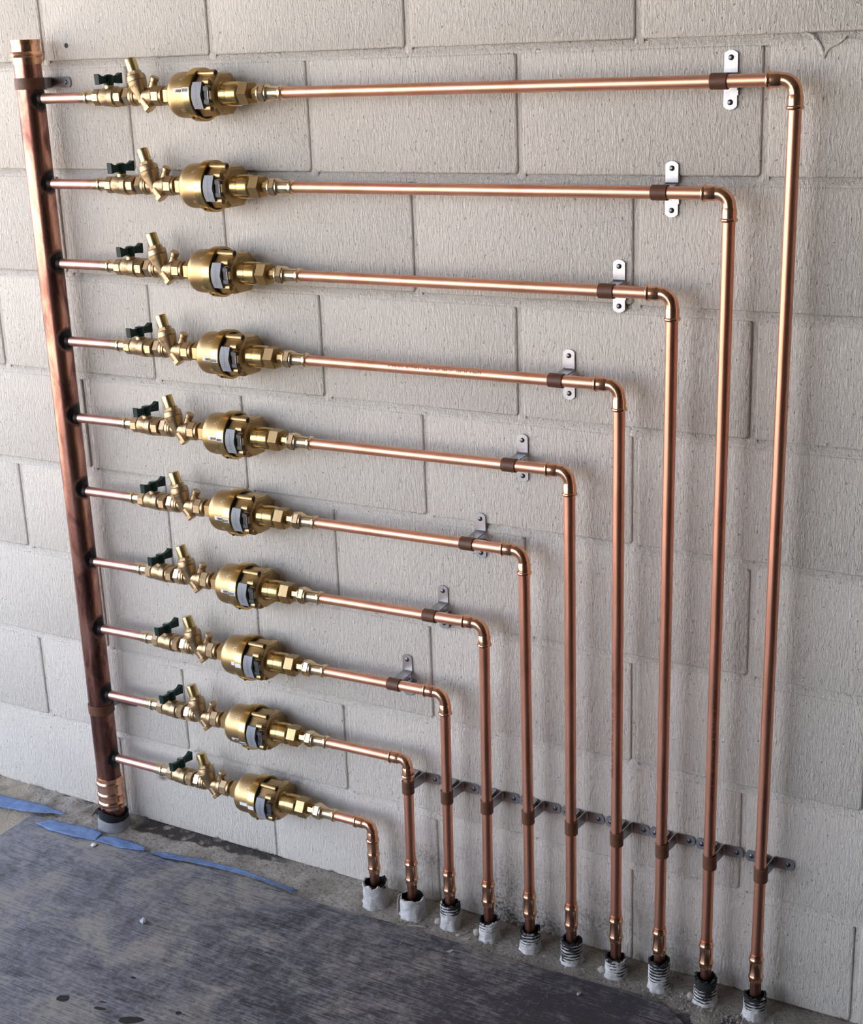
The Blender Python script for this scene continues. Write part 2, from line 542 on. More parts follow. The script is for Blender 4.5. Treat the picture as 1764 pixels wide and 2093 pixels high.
def dup(src, label, loc, rot=None):
    """copy a thing with its parts and sub-parts; mesh data are shared."""
    c = src.copy()
    COL.objects.link(c)
    c.location = loc
    if rot is not None:
        c.rotation_euler = rot
    c['label'] = label
    for ch in list(src.children):
        d = ch.copy()
        COL.objects.link(d)
        d.parent = c
        for sub in list(ch.children):
            q = sub.copy()
            COL.objects.link(q)
            q.parent = d
    return c

def struct(name, me, parent=None):
    o = obj(name, me, parent)
    o['kind'] = 'structure'
    return o

def text_mb(txt, size):
    cu = bpy.data.curves.new('writing', 'FONT')
    cu.body = txt
    cu.size = size
    cu.align_x = 'CENTER'
    cu.align_y = 'CENTER'
    cu.resolution_u = 2
    o = bpy.data.objects.new('writing', cu)
    COL.objects.link(o)
    dg = bpy.context.evaluated_depsgraph_get()
    me = bpy.data.meshes.new_from_object(o.evaluated_get(dg))
    mb = MB()
    mb.v = [tuple(v.co) for v in me.vertices]
    mb.f = [tuple(p.vertices) for p in me.polygons]
    bpy.data.objects.remove(o)
    bpy.data.meshes.remove(me)
    bpy.data.curves.remove(cu)
    return mb

RX = lambda a: Matrix.Rotation(a, 4, 'X')
RY = lambda a: Matrix.Rotation(a, 4, 'Y')
RZ = lambda a: Matrix.Rotation(a, 4, 'Z')
T = lambda x, y, z: Matrix.Translation((x, y, z))
UPX = RY(-PI / 2)          # turns local X upright (+Z)

# ------------------------------------------------------------------ room shell
def plain_box(name, lo, hi, m, parent=None):
    c = [(a + b) / 2 for a, b in zip(lo, hi)]
    d = [b - a for a, b in zip(lo, hi)]
    return struct(name, MB().box(c, d).mesh(name, m), parent)

wall = plain_box('wall_back', (-3.0, 0.0100, 0), (6.0, 0.20, 3.05), M_WALL)
floor = plain_box('floor', (-3.0, -4.2, -0.12), (6.0, 0.20, 0.0), M_FLOOR)
plain_box('ceiling', (-3.0, -4.2, 3.05), (6.2, 0.4, 3.2), M_CEIL)
plain_box('wall_right', (6.0, -4.2, 0), (6.2, 0.20, 3.05), M_DARKWALL)  # unseen; set far back and dark to keep the right side dim
plain_box('wall_front', (0.3, -4.4, 0), (6.2, -4.2, 3.05), M_DARKWALL)  # unseen; its open edge placed to cut light on the right
yard = plain_box('ground', (-30, -40, -0.20), (30, 14, -0.125), M_YARD)

# concrete blocks, one object each
JX = {(0, 4): 0.7991, (0, 2): 0.3962, (0, 6): 1.2017, (1, 3): 0.5992, (1, 5): 1.001, (1, 7): 1.4002,
      (2, 4): 0.7995, (2, 6): 1.1999, (3, 1): 0.201, (3, 3): 0.5988, (3, 5): 0.9931, (3, 7): 1.3948,
      (3, -1): -0.2031, (4, 0): 0.0068, (4, 2): 0.407, (4, 4): 0.8042, (4, 6): 1.2003, (5, -1): -0.2033,
      (5, 3): 0.6033, (5, 5): 1.0009, (5, 7): 1.4035, (6, 0): -0.0021, (6, 2): 0.4059, (6, 4): 0.8026,
      (6, 6): 1.2001, (7, -1): -0.206, (7, 1): 0.1963, (7, 3): 0.5977, (7, 7): 1.4004, (8, 2): 0.4083,
      (8, 4): 0.8005, (8, 6): 1.2036, (8, 8): 1.6006}

def block_mesh(w, h):
    mb = MB()
    vs, fs = [], []
    ch = [(0.0, 0.030), (0.0, 0.0042), (0.0006, 0.0020), (0.0018, 0.0006), (0.0038, 0.0)]
    # rounded corners: 4 corners, one extra point each
    for ins, y in ch:
        a, b = w / 2 - ins, h / 2 - ins
        r = 0.004
        for sx, sz in ((-1, -1), (1, -1), (1, 1), (-1, 1)):
            if sx * sz > 0:
                vs += [(sx * a, y, sz * (b - r)), (sx * (a - r), y, sz * b)] if sx < 0 else [(sx * a, y, sz * (b - r)), (sx * (a - r), y, sz * b)]
            else:
                vs += [(sx * (a - r), y, sz * b), (sx * a, y, sz * (b - r))]
    n = 8
    for i in range(len(ch) - 1):
        for j in range(n):
            k = (j + 1) % n
            fs.append((i * n + j, i * n + k, (i + 1) * n + k, (i + 1) * n + j))
    fs.append(tuple((len(ch) - 1) * n + j for j in range(n)))
    return mb.add(vs, fs).mesh('concrete_block', M_WALL, 60)

bcache = {}
for course in range(-6, 9):
    heads = MB()
    par = course % 2
    zt = 1.6 - 0.2 * (course - 1)
    zb = zt - 0.2
    if zt > 3.05:
        continue
    for k in range(-7, 13):
        if k % 2 != par:
            continue
        x0 = JX.get((course, k), 0.2 * k)
        x1 = JX.get((course, k + 2), 0.2 * (k + 2))
        if x1 < -1.3 or x0 > 2.5:
            continue
        key = round((x1 - x0) * 500)
        w = key / 500 - 0.0092
        h = 0.2 - 0.0125
        if key not in bcache:
            bcache[key] = block_mesh(w, h)
        heads.add([(x1 + a, 0.0034 + 0.0010 * (abs(a) > 0.004), q) for a in (-0.0075, -0.003, 0.003, 0.0075) for q in (zb - 0.001, zt + 0.001)],
                  [(0, 2, 3, 1), (2, 4, 5, 3), (4, 6, 7, 5)])
        o = obj('concrete_block', bcache[key], wall, ((x0 + x1) / 2, random.uniform(-0.0004, 0.0006), (zt + zb) / 2))
    obj('mortar_joint', heads.mesh('head_joints', M_WALL, 60), wall)

# raked bed joints: ragged strips of mortar under the paint
for bed in range(-6, 9):
    z0 = 1.6 - 0.2 * bed
    if z0 < 0.1 or z0 > 2.95:
        continue
    vs, fs = [], []
    n, m = 420, 6
    for i in range(n + 1):
        x = -1.0 + 3.2 * i / n
        for j in range(m + 1):
            v = j / m - 0.5
            rag = 0.0011 * noise.noise(Vector((x * 60, bed * 3.3, 1 if v > 0 else 2)))
            lump = noise.noise(Vector((x * 130, v * 9, bed * 1.7))) * 0.0014 + noise.noise(Vector((x * 22, v * 3, bed * 2.9))) * 0.0007
            y = 0.0003 + 0.0082 * min(1.0, max(0.0, (v + 0.40) / 0.80)) ** 1.2 - lump * (1 - (2 * v) ** 2) + 0.006 * max(0.0, abs(2 * v) - 0.84)
            vs.append((x, max(-0.0006, y), z0 + v * 0.0170 + rag * (2 * abs(v)) ** 2))
    for i in range(n):
        for j in range(m):
            q = i * (m + 1) + j
            fs.append((q, q + m + 1, q + m + 2, q + 1))
    obj('mortar_joint', MB().add(vs, fs).mesh('mortar_joint', M_WALL, 60), wall)

# run of dried paint on the wall, top right
def run_tube(pts, r0):
    mb = MB()
    vs, fs = [], []
    seg = 8
    for i, (x, z, r) in enumerate(pts):
        for j in range(seg):
            a = PI * j / (seg - 1)
            p = Vector(pts[min(i + 1, len(pts) - 1)][:2]) - Vector(pts[max(i - 1, 0)][:2])
            p.normalize()
            nrm = Vector((-p.y, p.x))
            vs.append((x + nrm.x * r * math.cos(a), 0.0006 - r * 0.8 * math.sin(a), z + nrm.y * r * math.cos(a)))
    for i in range(len(pts) - 1):
        for j in range(seg - 1):
            fs.append((i * seg + j, i * seg + j + 1, (i + 1) * seg + j + 1, (i + 1) * seg + j))
    return mb.add(vs, fs).mesh('paint_run', M_WALL, 60)
for pts in ([(1.455, 1.607, .002), (1.465, 1.602, .0025), (1.474, 1.5925, .003), (1.4795, 1.585, .003), (1.4815, 1.578, .003), (1.4828, 1.5735, .0038), (1.4833, 1.5705, .001)],
            [(1.4828, 1.5735, .0035), (1.4855, 1.580, .0027), (1.491, 1.586, .0025), (1.500, 1.590, .0023), (1.509, 1.5955, .0022), (1.513, 1.6005, .0015)]):
    obj('paint_run', run_tube(pts, 0.003), wall)

# rough screed strip between the sheet and the wall (part of the floor)
mb = MB()
nx, ny = 260, 36
vs, fs = [], []
for i in range(nx + 1):
    for j in range(ny + 1):
        x = -0.9 + 2.9 * i / nx
        y = -0.300 + 0.307 * j / ny
        n = noise.fractal(Vector((x * 28, y * 28, 1.7)), 0.6, 2.0, 4)
        n2 = noise.noise(Vector((x * 6, y * 9, 4.2)))
        u = max(0.0, (y + 0.165) / 0.172)
        amp = 0.0026 + (0.0060 if x < -0.04 else 0.0) * u
        z = 0.0010 + 0.004 * u * u + amp * (n + 0.4) * min(1, u * 3) + 0.0015 * n2 * u
        if u < 0.12:
            z = min(z, 0.0012)
        vs.append((x, y, max(0.0003, z)))
for i in range(nx):
    for j in range(ny):
        a = i * (ny + 1) + j
        fs.append((a, a + ny + 1, a + ny + 2, a + 1))
scr = obj('screed_strip', mb.add(vs, fs).mesh('screed_strip', M_SCREED, 60), floor)

# ------------------------------------------------------------------ layout measured for the ten branches (top to bottom)
ORD = ['top', 'second', 'third', 'fourth', 'fifth', 'sixth', 'seventh', 'eighth', 'ninth', 'bottom']
DY = -0.05
RP = 0.009525
ZL = [1.5400, 1.3842, 1.2330, 1.0817, 0.9270, 0.7745, 0.6235, 0.4742, 0.3240, 0.1745]
XR = [1.4036, 1.3021, 1.2113, 1.1304, 1.0389, 0.9600, 0.8755, 0.7844, 0.6829, 0.6101]
ZR = [1.5450, 1.3869, 1.2354, 1.0865, 0.9351, 0.7842, 0.6367, 0.4865, 0.3340, 0.1760]
OFF = [0.0, 0.0089, 0.0108, 0.0150, 0.0122, 0.0113, 0.0115, 0.0110, 0.0050, 0.0132]
XV = [1.4592, 1.3668, 1.2805, 1.1936, 1.1059, 1.0195, 0.9382, 0.8530, 0.7668, 0.6792]
XB = [1.4462, 1.3575, 1.2718, 1.1892, 1.1020, 1.0178, 0.9320, 0.8484, 0.7645, 0.6784]

def row_z(i, x):
    return ZL[i] + (ZR[i] - ZL[i]) * (x - 0.085) / (XR[i] - 0.085)

def row_rot(i):
    return (0, -math.atan2(ZR[i] - ZL[i], XR[i] - 0.085), 0)

def on_row(i, x):
    return (x, DY, row_z(i, x))

# ------------------------------------------------------------------ riser manifold
riser = thing('copper_riser', 'thick tarnished copper riser pipe with ten short branches at the left', 'pipe', (0.0025, DY, 0.0))
RR = 0.0254
mb = MB()
mb.ring([(0.004, RR), (1.603, RR), (1.603, RR - 0.0015), (0.004, RR - 0.0015)], 64, UPX)
obj('riser_pipe', mb.mesh('riser_pipe', M_RISER), riser)
# open flared press socket at the top
pr = [(1.6020, 0.0268), (1.6045, 0.0270), (1.6140, 0.0276), (1.6165, 0.0296), (1.6190, 0.0306), (1.6220, 0.0296), (1.6245, 0.0272),
      (1.6310, 0.0268), (1.6330, 0.0264), (1.6390, 0.0272), (1.6440, 0.0283), (1.6455, 0.0284), (1.6455, 0.0272), (1.6330, 0.0255), (1.6020, 0.0255)]
e_ = obj('open_socket', MB().ring(pr, 64, UPX).mesh('open_socket', M_FIT), riser)
e_['label'] = 'bright copper press socket, open at the top'
pr = [(0.1265, 0.0256), (0.1265, 0.0272), (0.1185, 0.0274), (0.1160, 0.0292), (0.1130, 0.0300), (0.1100, 0.0292), (0.1075, 0.0273),
      (0.0925, 0.0273), (0.0900, 0.0292), (0.0870, 0.0300), (0.0840, 0.0292), (0.0815, 0.0273), (0.0715, 0.0273), (0.0690, 0.0292),
      (0.0660, 0.0300), (0.0630, 0.0292), (0.0605, 0.0274), (0.0535, 0.0272), (0.0535, 0.0256)]
obj('press_coupling', MB().ring(pr, 64, UPX).mesh('press_coupling', M_FIT), riser)
mb = MB().ring([(0.0535, RR + 0.0002), (0.0535, RR + 0.0004), (0.008, RR + 0.0006), (0.008, RR + 0.0002)], 48, UPX)
e_ = obj('scorched_foot', mb.mesh('scorched_foot', M_OLD), riser)
e_['label'] = 'dark scorched foot of the riser'
# branches
def stub_mesh(L):
    return MB().lathe([(0, RP), (L, RP)], 28).mesh('branch_stub', M_STUB)
M_SOOT = simple('brazing_soot', (0.030, 0.024, 0.022), 0.5, 0.6, 0.5, 250, 0.6)
def weld_jit(i, j, x, r):
    return x, r + 0.0004 * noise.noise(Vector((j * 1.3, i * 2.1, 3)))
weld = MB().ring([(0.0, 0.0100), (0.0, 0.0128), (0.0016, 0.0118), (0.0042, 0.0106), (0.0075, 0.0101), (0.0078, 0.0097), (0.0, 0.0096)], 28, None, weld_jit).mesh('brazed_collar', M_SOOT)
for i in range(10):
    x0 = 0.0235
    L = 0.1290 + OFF[i] - 0.0025 - x0
    st = obj('branch_stub', stub_mesh(L), riser, (x0, 0, row_z(i, x0)))
    st.rotation_euler = row_rot(i)
    w_ = obj('brazed_collar', weld, st, (0.0012, 0, 0))
    if i == 0:
        w_['label'] = 'blackened brazed joint'

# ------------------------------------------------------------------ ball valves
def build_ball_valve():
    t = thing('ball_valve', '', 'valve', group='brass ball valves, one on each branch')
    mb = MB()   # press end, local x = 0 at start (R1 coordinate .1287)
    mb.lathe([(0.0002, 0.0099), (0.0002, 0.0108), (0.0125, 0.0108), (0.0140, 0.0124), (0.0165, 0.0131), (0.0192, 0.0126), (0.0205, 0.0110), (0.0300, 0.0112), (0.0345, 0.0118), (0.0360, 0.0118)], 32)
    e_ = obj('press_socket', mb.mesh('press_socket', M_BRIGHT), t)
    e_['label'] = 'bright bronze press end'
    mb = MB()
    mb.hex(0.0352, 0.0520, 0.0158, 8, 0.0022)
    mb.lathe([(0.0518, 0.0140), (0.0530, 0.0152), (0.0580, 0.0166), (0.0735, 0.0172), (0.0745, 0.0168)], 40)
    mb.lathe([(0.0742, 0.0166), (0.0752, 0.0182), (0.0860, 0.0184), (0.0872, 0.0170), (0.0885, 0.0160), (0.0905, 0.0160)], 40)
    mb.hex(0.0900, 0.1052, 0.0180, 8, 0.0016)
    mb.lathe([(0.0690 - 0.0690, 0.0090), (0.0205, 0.0085)], 24, T(0.0690, 0, 0.0) @ UPX)
    obj('valve_body', mb.mesh('valve_body', M_VALVE), t)
    # raised figures on the body
    tx = text_mb('2520', 0.0062)
    mb = MB()
    for v in tx.v:
        a = v[1] / 0.0172 + 0.02
        mb.v.append((0.0640 + v[0], -0.0175 * math.cos(a), 0.0175 * math.sin(a)))
    mb.f = tx.f
    obj('cast_figures', mb.mesh('cast_figures', M_EMBOSS), t)
    # butterfly handle lying across the pipe
    mb = MB()
    mb.lathe([(0.0178, 0.0075), (0.0186, 0.0082), (0.0280, 0.0086), (0.0370, 0.0084), (0.0384, 0.0072)], 28, T(0.0690, 0, 0) @ UPX)
    for sgn in (-1, 1):
        prof = [(sgn * 0.004, 0.0245), (sgn * 0.016, 0.0240), (sgn * 0.030, 0.0225), (sgn * 0.0312, 0.0235),
                (sgn * 0.0318, 0.0405), (sgn * 0.0300, 0.0412), (sgn * 0.0215, 0.0372), (sgn * 0.012, 0.0362), (sgn * 0.004, 0.0362)]
        vs, fs = [], []
        n = len(prof)
        for side in (-1, 1):
            for (y, z) in prof:
                th = 0.0030 + 0.0022 * max(0, (abs(y) - 0.012) / 0.02)
                vs.append((0.0690 + side * th, y, z))
        fs = [tuple(range(n)), tuple(range(n, 2 * n))[::-1]]
        for q in range(n):
            k = (q + 1) % n
            fs.append((q, k, n + k, n + q))
        mb.add(vs, fs)
    h = obj('handle', mb.mesh('handle', M_GREEN, 35), t)
    h['label'] = 'dark green butterfly handle'
    mb = MB()
    mb.lathe([(0.0383, 0.0050), (0.0392, 0.0050), (0.0398, 0.0040)], 6, T(0.0690, 0, 0) @ UPX)
    obj('handle_nut', mb.mesh('handle_nut', M_ZINC), h)
    return t

# ------------------------------------------------------------------ pressure valves (Y-pattern with tall cap)
def build_pressure_valve():
    t = thing('pressure_valve', '', 'valve', group='brass pressure valves with tilted caps')
    mb = MB()
    mb.lathe([(0.0, 0.0130), (0.0015, 0.0130)], 24)
    mb.hex(0.0012, 0.0165, 0.0176, 6, 0.0022, phase=0.0)
    e_ = obj('union_nut', mb.mesh('union_nut', M_BRIGHT), t)
    mb = MB()
    mb.lathe([(0.0163, 0.0150), (0.0172, 0.0172), (0.0225, 0.0174), (0.0232, 0.0160), (0.0240, 0.0160), (0.0248, 0.0170), (0.0270, 0.0168), (0.0285, 0.0146),
              (0.0400, 0.0140), (0.0530, 0.0140), (0.0610, 0.0156), (0.0625, 0.0168), (0.0690, 0.0170), (0.0700, 0.0160)], 40)
    mb.hex(0.0698, 0.0872, 0.0186, 8, 0.0016)
    mb.lathe([(0.0870, 0.0164), (0.0912, 0.0160), (0.0918, 0.0120)], 32)
    B = T(0.0405, -0.0045, 0) @ RY(math.radians(-17)) @ UPX
    mb.lathe([(-0.0120, 0.0070), (-0.0110, 0.0085), (-0.0030, 0.0102), (0.0080, 0.0130), (0.0180, 0.0156), (0.0266, 0.0173), (0.0274, 0.0165), (0.0282, 0.0174),
              (0.0340, 0.0173), (0.0372, 0.0162), (0.0385, 0.0140)], 40, B)
    mb.lathe([(0.0380, 0.0134), (0.0386, 0.0131), (0.0440, 0.0128), (0.0447, 0.0114)], 8, B)
    obj('valve_body', mb.mesh('valve_body', M_VALVE), t)
    mb = MB()
    mb.lathe([(0.0440, 0.0106), (0.0662, 0.0102), (0.0676, 0.0097), (0.0680, 0.0085)], 32, B)
    e_ = obj('adjuster_cap', mb.mesh('adjuster_cap', M_CAP), t)
    e_['label'] = 'smooth bright brass cap'
    # strainer plug underneath
    P = T(0.0435, -0.006, -0.002) @ RY(math.radians(142)) @ UPX
    mb = MB()
    mb.lathe([(0.004, 0.0098), (0.0185, 0.0094)], 24, P)
    mb.hex(0.0178, 0.0268, 0.0112, 6, 0.0012, M=P)
    obj('strainer_plug', mb.mesh('strainer_plug', M_VALVE), t)
    Q = T(0.0552, 0, 0) @ RY(math.radians(26)) @ UPX
    mb = MB()
    mb.lathe([(0.010, 0.0074), (0.0265, 0.0072), (0.0271, 0.0064), (0.0282, 0.0064)], 24, Q)
    mb.lathe([(0.0281, 0.0077), (0.0345, 0.0079), (0.0360, 0.0070)], 24, Q)
    obj('test_port', mb.mesh('test_port', M_VALVE), t)
    # cast maker's letters, following the slope of the body
    tx = text_mb('AVG', 0.0088)
    mb = MB()
    for v in tx.v:
        a = v[0] / 0.0145 - 0.05
        hh = 0.0180 + v[1]
        r = 0.0130 + (hh - 0.0080) * (0.0043 / 0.0186) + 0.0006
        mb.v.append(tuple(B @ Vector((hh, -r * math.cos(a), -r * math.sin(a)))))
    mb.f = tx.f
    obj('cast_letters', mb.mesh('cast_letters', M_EMBOSS), t)
    return t

# ------------------------------------------------------------------ water meters
def sticker(ang, white, bars, x0=0.0495, x1=0.0862, half=0.0040, mname='barcode_label'):
    """strip that follows drum, step and flange round the meter axis."""
    path = [(x0, 0.0398), (0.0715, 0.0402), (0.0735, 0.0456), (x1, 0.0456)]
    mb = MB()
    vs, fs = [], []
    na = 5
    for (x, r) in path:
        for j in range(na):
            a = math.radians(ang) + (j / (na - 1) - 0.5) * 2 * half / 0.042
            vs.append((x, -r * math.cos(a), r * math.sin(a)))
    for i in range(len(path) - 1):
        for j in range(na - 1):
            q = i * na + j
            fs.append((q, q + 1, q + na + 1, q + na))
    mb.add(vs, fs)
    ink = MB()
    if bars:
        rnd = random.Random(ang + 50)
        for (xa, xb, r) in ((x0 + 0.006, 0.0710, 0.0405), (0.0742, 0.0855, 0.0459)):
            x = xa
            while x < xb:
                w = rnd.choice((0.0006, 0.0009, 0.0014))
                vs = []
                for xx in (x, min(x + w, xb)):
                    for j in range(3):
                        a = math.radians(ang) + (j / 2 - 0.62) * 1.2 * half / 0.042
                        vs.append((xx, -r * math.cos(a), r * math.sin(a)))
                ink.add(vs, [(0, 1, 4, 3), (1, 2, 5, 4)])
                x += w + rnd.choice((0.0007, 0.0010))
    return mb, ink

def build_meter():
    t = thing('water_meter', '', 'water meter', group='brass water meters, one on each branch')
    mb = MB()   # local x 0 = .3275 of the top branch
    mb.lathe([(0.0003, 0.0098), (0.0068, 0.0098)], 24)
    mb.hex(0.0064, 0.0275, 0.0198, 6, 0.0012, phase=PI / 6)
    e_ = obj('inlet_nut', mb.mesh('inlet_nut', M_METER), t)
    mb = MB()
    mb.lathe([(0.0270, 0.0185), (0.0285, 0.0300), (0.0305, 0.0345), (0.0335, 0.0372), (0.0370, 0.0386), (0.0430, 0.0392), (0.0705, 0.0397), (0.0715, 0.0397)], 56)
    obj('meter_drum', mb.mesh('meter_drum', M_METER), t)
    # two cast index marks on the drum
    def mark(ang, kind):
        mb = MB()
        segs = [((0.060, -3.2), (0.068, -3.2)), ((0.060, 3.2), (0.068, 3.2)), ((0.060, -3.2), (0.060, 3.2))]
        if kind:
            segs = [((0.059, 0), (0.063, 4)), ((0.059, 0), (0.064, -2)), ((0.063, 4), (0.069, 4))]
        for (xa, aa), (xb, ab) in segs:
            wx, wa = (0.0005, 0) if abs(xa - xb) < 1e-6 else (0, 0.7)
            vs = []
            for (x, a) in ((xa - wx, aa - wa), (xa + wx, aa + wa), (xb + wx, ab + wa), (xb - wx, ab - wa)):
                q = math.radians(ang + a)
                vs.append((x, -0.0402 * math.cos(q), 0.0402 * math.sin(q)))
            mb.add(vs, [(0, 1, 2, 3)])
        return mb.mesh('index_mark', M_MARK)
    obj('index_mark', mark(42, 1), t)
    obj('index_mark', mark(-38, 0), t)
    mb = MB()
    mb.ring([(0.0715, 0.0350), (0.0715, 0.0445), (0.0725, 0.0454), (0.0880, 0.0454), (0.0892, 0.0447), (0.0892, 0.0408), (0.0870, 0.0402), (0.0870, 0.0350)], 56)
    e_ = obj('clamp_ring', mb.mesh('clamp_ring', M_METER_SHINY), t)
    e_['label'] = 'turned brass clamp ring'
    h_ = MB().lathe([(0, 0.0028), (0.0022, 0.0026)], 14, T(0.0802, -0.0452 * math.cos(math.radians(-56)), 0.0452 * math.sin(math.radians(-56))) @ RX(math.radians(-56)) @ RZ(-PI / 2))
    obj('pin_hole', h_.mesh('pin_hole', M_BLACK), e_)
    # register housing: faceted body with a flat front for the register
    mb = MB()
    n = 8
    prof = [(0.0868, 0.0345), (0.0900, 0.0352), (0.0905, 0.0392), (0.1225, 0.0388), (0.1290, 0.0352), (0.1308, 0.0320)]
    mb.lathe(prof, n, None, True, PI / 8)
    # back flange plate (octagon) seen behind the neck
    mb.lathe([(0.1180, 0.0375), (0.1285, 0.0372), (0.1300, 0.0355)], 8, T(0, 0.0095, 0), True, PI / 8)
    # scalloped ribs above and below the register
    for sz in (-1, 1):
        mb.lathe([(0.0, 0.004), (0.003, 0.0072), (0.016, 0.0072), (0.021, 0.003)], 16, T(0.1105, -0.0310, sz * 0.0215))
    obj('register_housing', mb.mesh('register_housing', M_METER, 28), t)
    a = math.radians(23)
    by, bz = -0.0385 * math.sin(a), 0.0385 * math.cos(a)
    mb = MB().lathe([(0.0895, 0.0052), (0.1255, 0.0064), (0.1266, 0.0060)], 20, T(0, by, bz))
    e_ = obj('seal_boss', mb.mesh('seal_boss', M_METER), t)
    mb = MB().lathe([(0.1240, 0.0050), (0.1269, 0.0050)], 6, T(0, by, bz))
    obj('seal_hole', mb.mesh('seal_hole', M_BLACK), e_)
    # grey register lid, wavy right edge, slightly domed, standing proud of the flat front
    n = 12
    vs, fs = [], []
    for side in (0, 1):
        for i in range(n + 1):
            u = i / n * 2 - 1
            z = u * 0.0225
            dome = 0.0035 * (1 - u * u)
            y = -0.0355 - dome - (0.0055 if side else 0.0)
            xl = 0.0958 - 0.0035 * (1 - u * u)
            xr = 0.1140 + 0.0016 * abs(u) ** 1.5 - 0.0014 * math.exp(-(u / 0.30) ** 2)
            vs += [(xl, y, z), (xr, y - 0.0005 * side, z)]
    m_ = 2 * (n + 1)
    for i in range(n):
        q = 2 * i
        fs.append((m_ + q, m_ + q + 1, m_ + q + 3, m_ + q + 2))
        fs.append((q, q + 2, q + 3, q + 1))
        fs.append((q, m_ + q, m_ + q + 2, q + 2))
        fs.append((q + 1, q + 3, m_ + q + 3, m_ + q + 1))
    fs.append((0, 1, m_ + 1, m_))
    fs.append((m_ - 2, 2 * m_ - 2, 2 * m_ - 1, m_ - 1))
    lid = obj('register_lid', MB().add(vs, fs).mesh('register_lid', M_GREY, 40), t)
    lid['label'] = 'grey plastic register lid with a pencilled scrawl'
    # scrawl on the lid
    mb = MB()
    rnd = random.Random(3)
    px = None
    for i in range(27):
        u = -0.72 + i * 1.44 / 26
        z = u * 0.0225
        x = 0.1035 + 0.0012 * math.sin(i * 1.9) + rnd.uniform(-.0006, .0006)
        y = -0.0355 - 0.0035 * (1 - u * u) - 0.0059
        if px and i % 6 != 5:
            dx, dz = x - px[0], z - px[2]
            L = math.hypot(dx, dz)
            ox, oz = -dz / L * 0.00022, dx / L * 0.00022
            mb.add([(px[0] + ox, px[1], px[2] + oz), (px[0] - ox, px[1], px[2] - oz), (x - ox, y, z - oz), (x + ox, y, z + oz)], [(0, 1, 2, 3)])
        px = (x, y, z)
    obj('scrawl', mb.mesh('scrawl', M_DGREY), lid)
    # dark recess and hinge bracket to the right of the lid
    mb = MB()
    mb.box((0.1205, -0.0375, 0), (0.0070, 0.0050, 0.0300))
    for sz in (-1, 1):
        mb.box((0.1230, -0.0392, sz * 0.0105), (0.0110, 0.0060, 0.0062))
    hg = obj('hinge', mb.mesh('hinge', M_DGREY), t)
    hg['label'] = 'dark grey hinge of the lid'
    mb = MB().lathe([(-0.0075, 0.0010), (0.0075, 0.0010)], 10, T(0.1262, -0.0405, 0) @ UPX)
    obj('hinge_pin', mb.mesh('hinge_pin', M_ZINC), hg)
    # black band painted as the shade in the gap round the housing
    mb = MB().ring([(0.0870, 0.0350), (0.0870, 0.0401), (0.0912, 0.0399), (0.0912, 0.0350)], 56)
    e_ = obj('gap_shade', mb.mesh('gap_shade', M_BLACK), t)
    e_['label'] = 'black ring painted as shade in the gap behind the clamp ring'
    # outlet neck
    mb = MB()
    mb.lathe([(0.1298, 0.0228), (0.1312, 0.0216), (0.1330, 0.0208), (0.1448, 0.0206), (0.1452, 0.0200), (0.1457, 0.0200), (0.1462, 0.0206), (0.1650, 0.0203), (0.1672, 0.0192), (0.1690, 0.0180)], 40)
    obj('outlet_neck', mb.mesh('outlet_neck', M_METER_SHINY), t)
    mb = MB()
    mb.hex(0.1688, 0.1905, 0.0212, 6, 0.0014, phase=0.0)
    obj('outlet_nut', mb.mesh('outlet_nut', M_METER), t)
    mb = MB()
    mb.lathe([(0.1900, 0.0110), (0.2062, 0.0110)], 8)
    e_ = obj('tail_piece', mb.mesh('tail_piece', M_METER_SHINY), t)
    return t

def build_adapter():
    t = thing('press_adapter', '', 'pipe fitting', group='bronze press adapters after the meters')
    mb = MB()   # local x 0 = .534
    mb.lathe([(0.0002, 0.0130), (0.0008, 0.0152), (0.0030, 0.0155), (0.0036, 0.0132)], 32)
    mb.hex(0.0034, 0.0155, 0.0164, 6, 0.0014, phase=0.0)
    mb.lathe([(0.0152, 0.0130), (0.0165, 0.0146), (0.0185, 0.0146), (0.0205, 0.0126), (0.0230, 0.0120), (0.0250, 0.0112), (0.0400, 0.0109), (0.0420, 0.0110),
              (0.0432, 0.0126), (0.0455, 0.0134), (0.0480, 0.0130), (0.0494, 0.0112), (0.0497, 0.0099)], 32)
    obj('adapter_body', mb.mesh('adapter_body', M_BRIGHT), t)
    return t

STK = {0: (13, 1, 1), 1: (0, 1, 0), 3: (-4, 1, 1), 4: (2, 1, 1), 5: (-4, 1, 1), 6: (0, 1, 1), 7: (0, 0, 0), 8: (-24, 1, 1), 9: (-4, 0, 0)}
bv0, pv0, wm0, ad0 = build_ball_valve(), build_pressure_valve(), build_meter(), build_adapter()
for i in range(10):
    rot = row_rot(i)
    where = {0: 'on the top branch', 9: 'on the bottom branch, just above the floor'}.get(i, 'on the %s branch from the top' % ORD[i])
    items = ((bv0, 0.1287, 'brass ball valve with dark green butterfly handle ' + where),
             (pv0, 0.2357, 'brass pressure valve with tilted smooth cap ' + where),
             (wm0, 0.3275, 'round brass water meter with grey lid ' + where),
             (ad0, 0.5340, 'short bronze press adapter beside the meter ' + where))
    for src, x, lab in items:
        p = on_row(i, x + OFF[i])
        if i == 0:
            src.location, src.rotation_euler = p, rot
            src['label'] = lab
            cur = src
        else:
            cur = dup(src, lab, p, rot)
        if src is wm0:
            STK[(i, 'o')] = cur
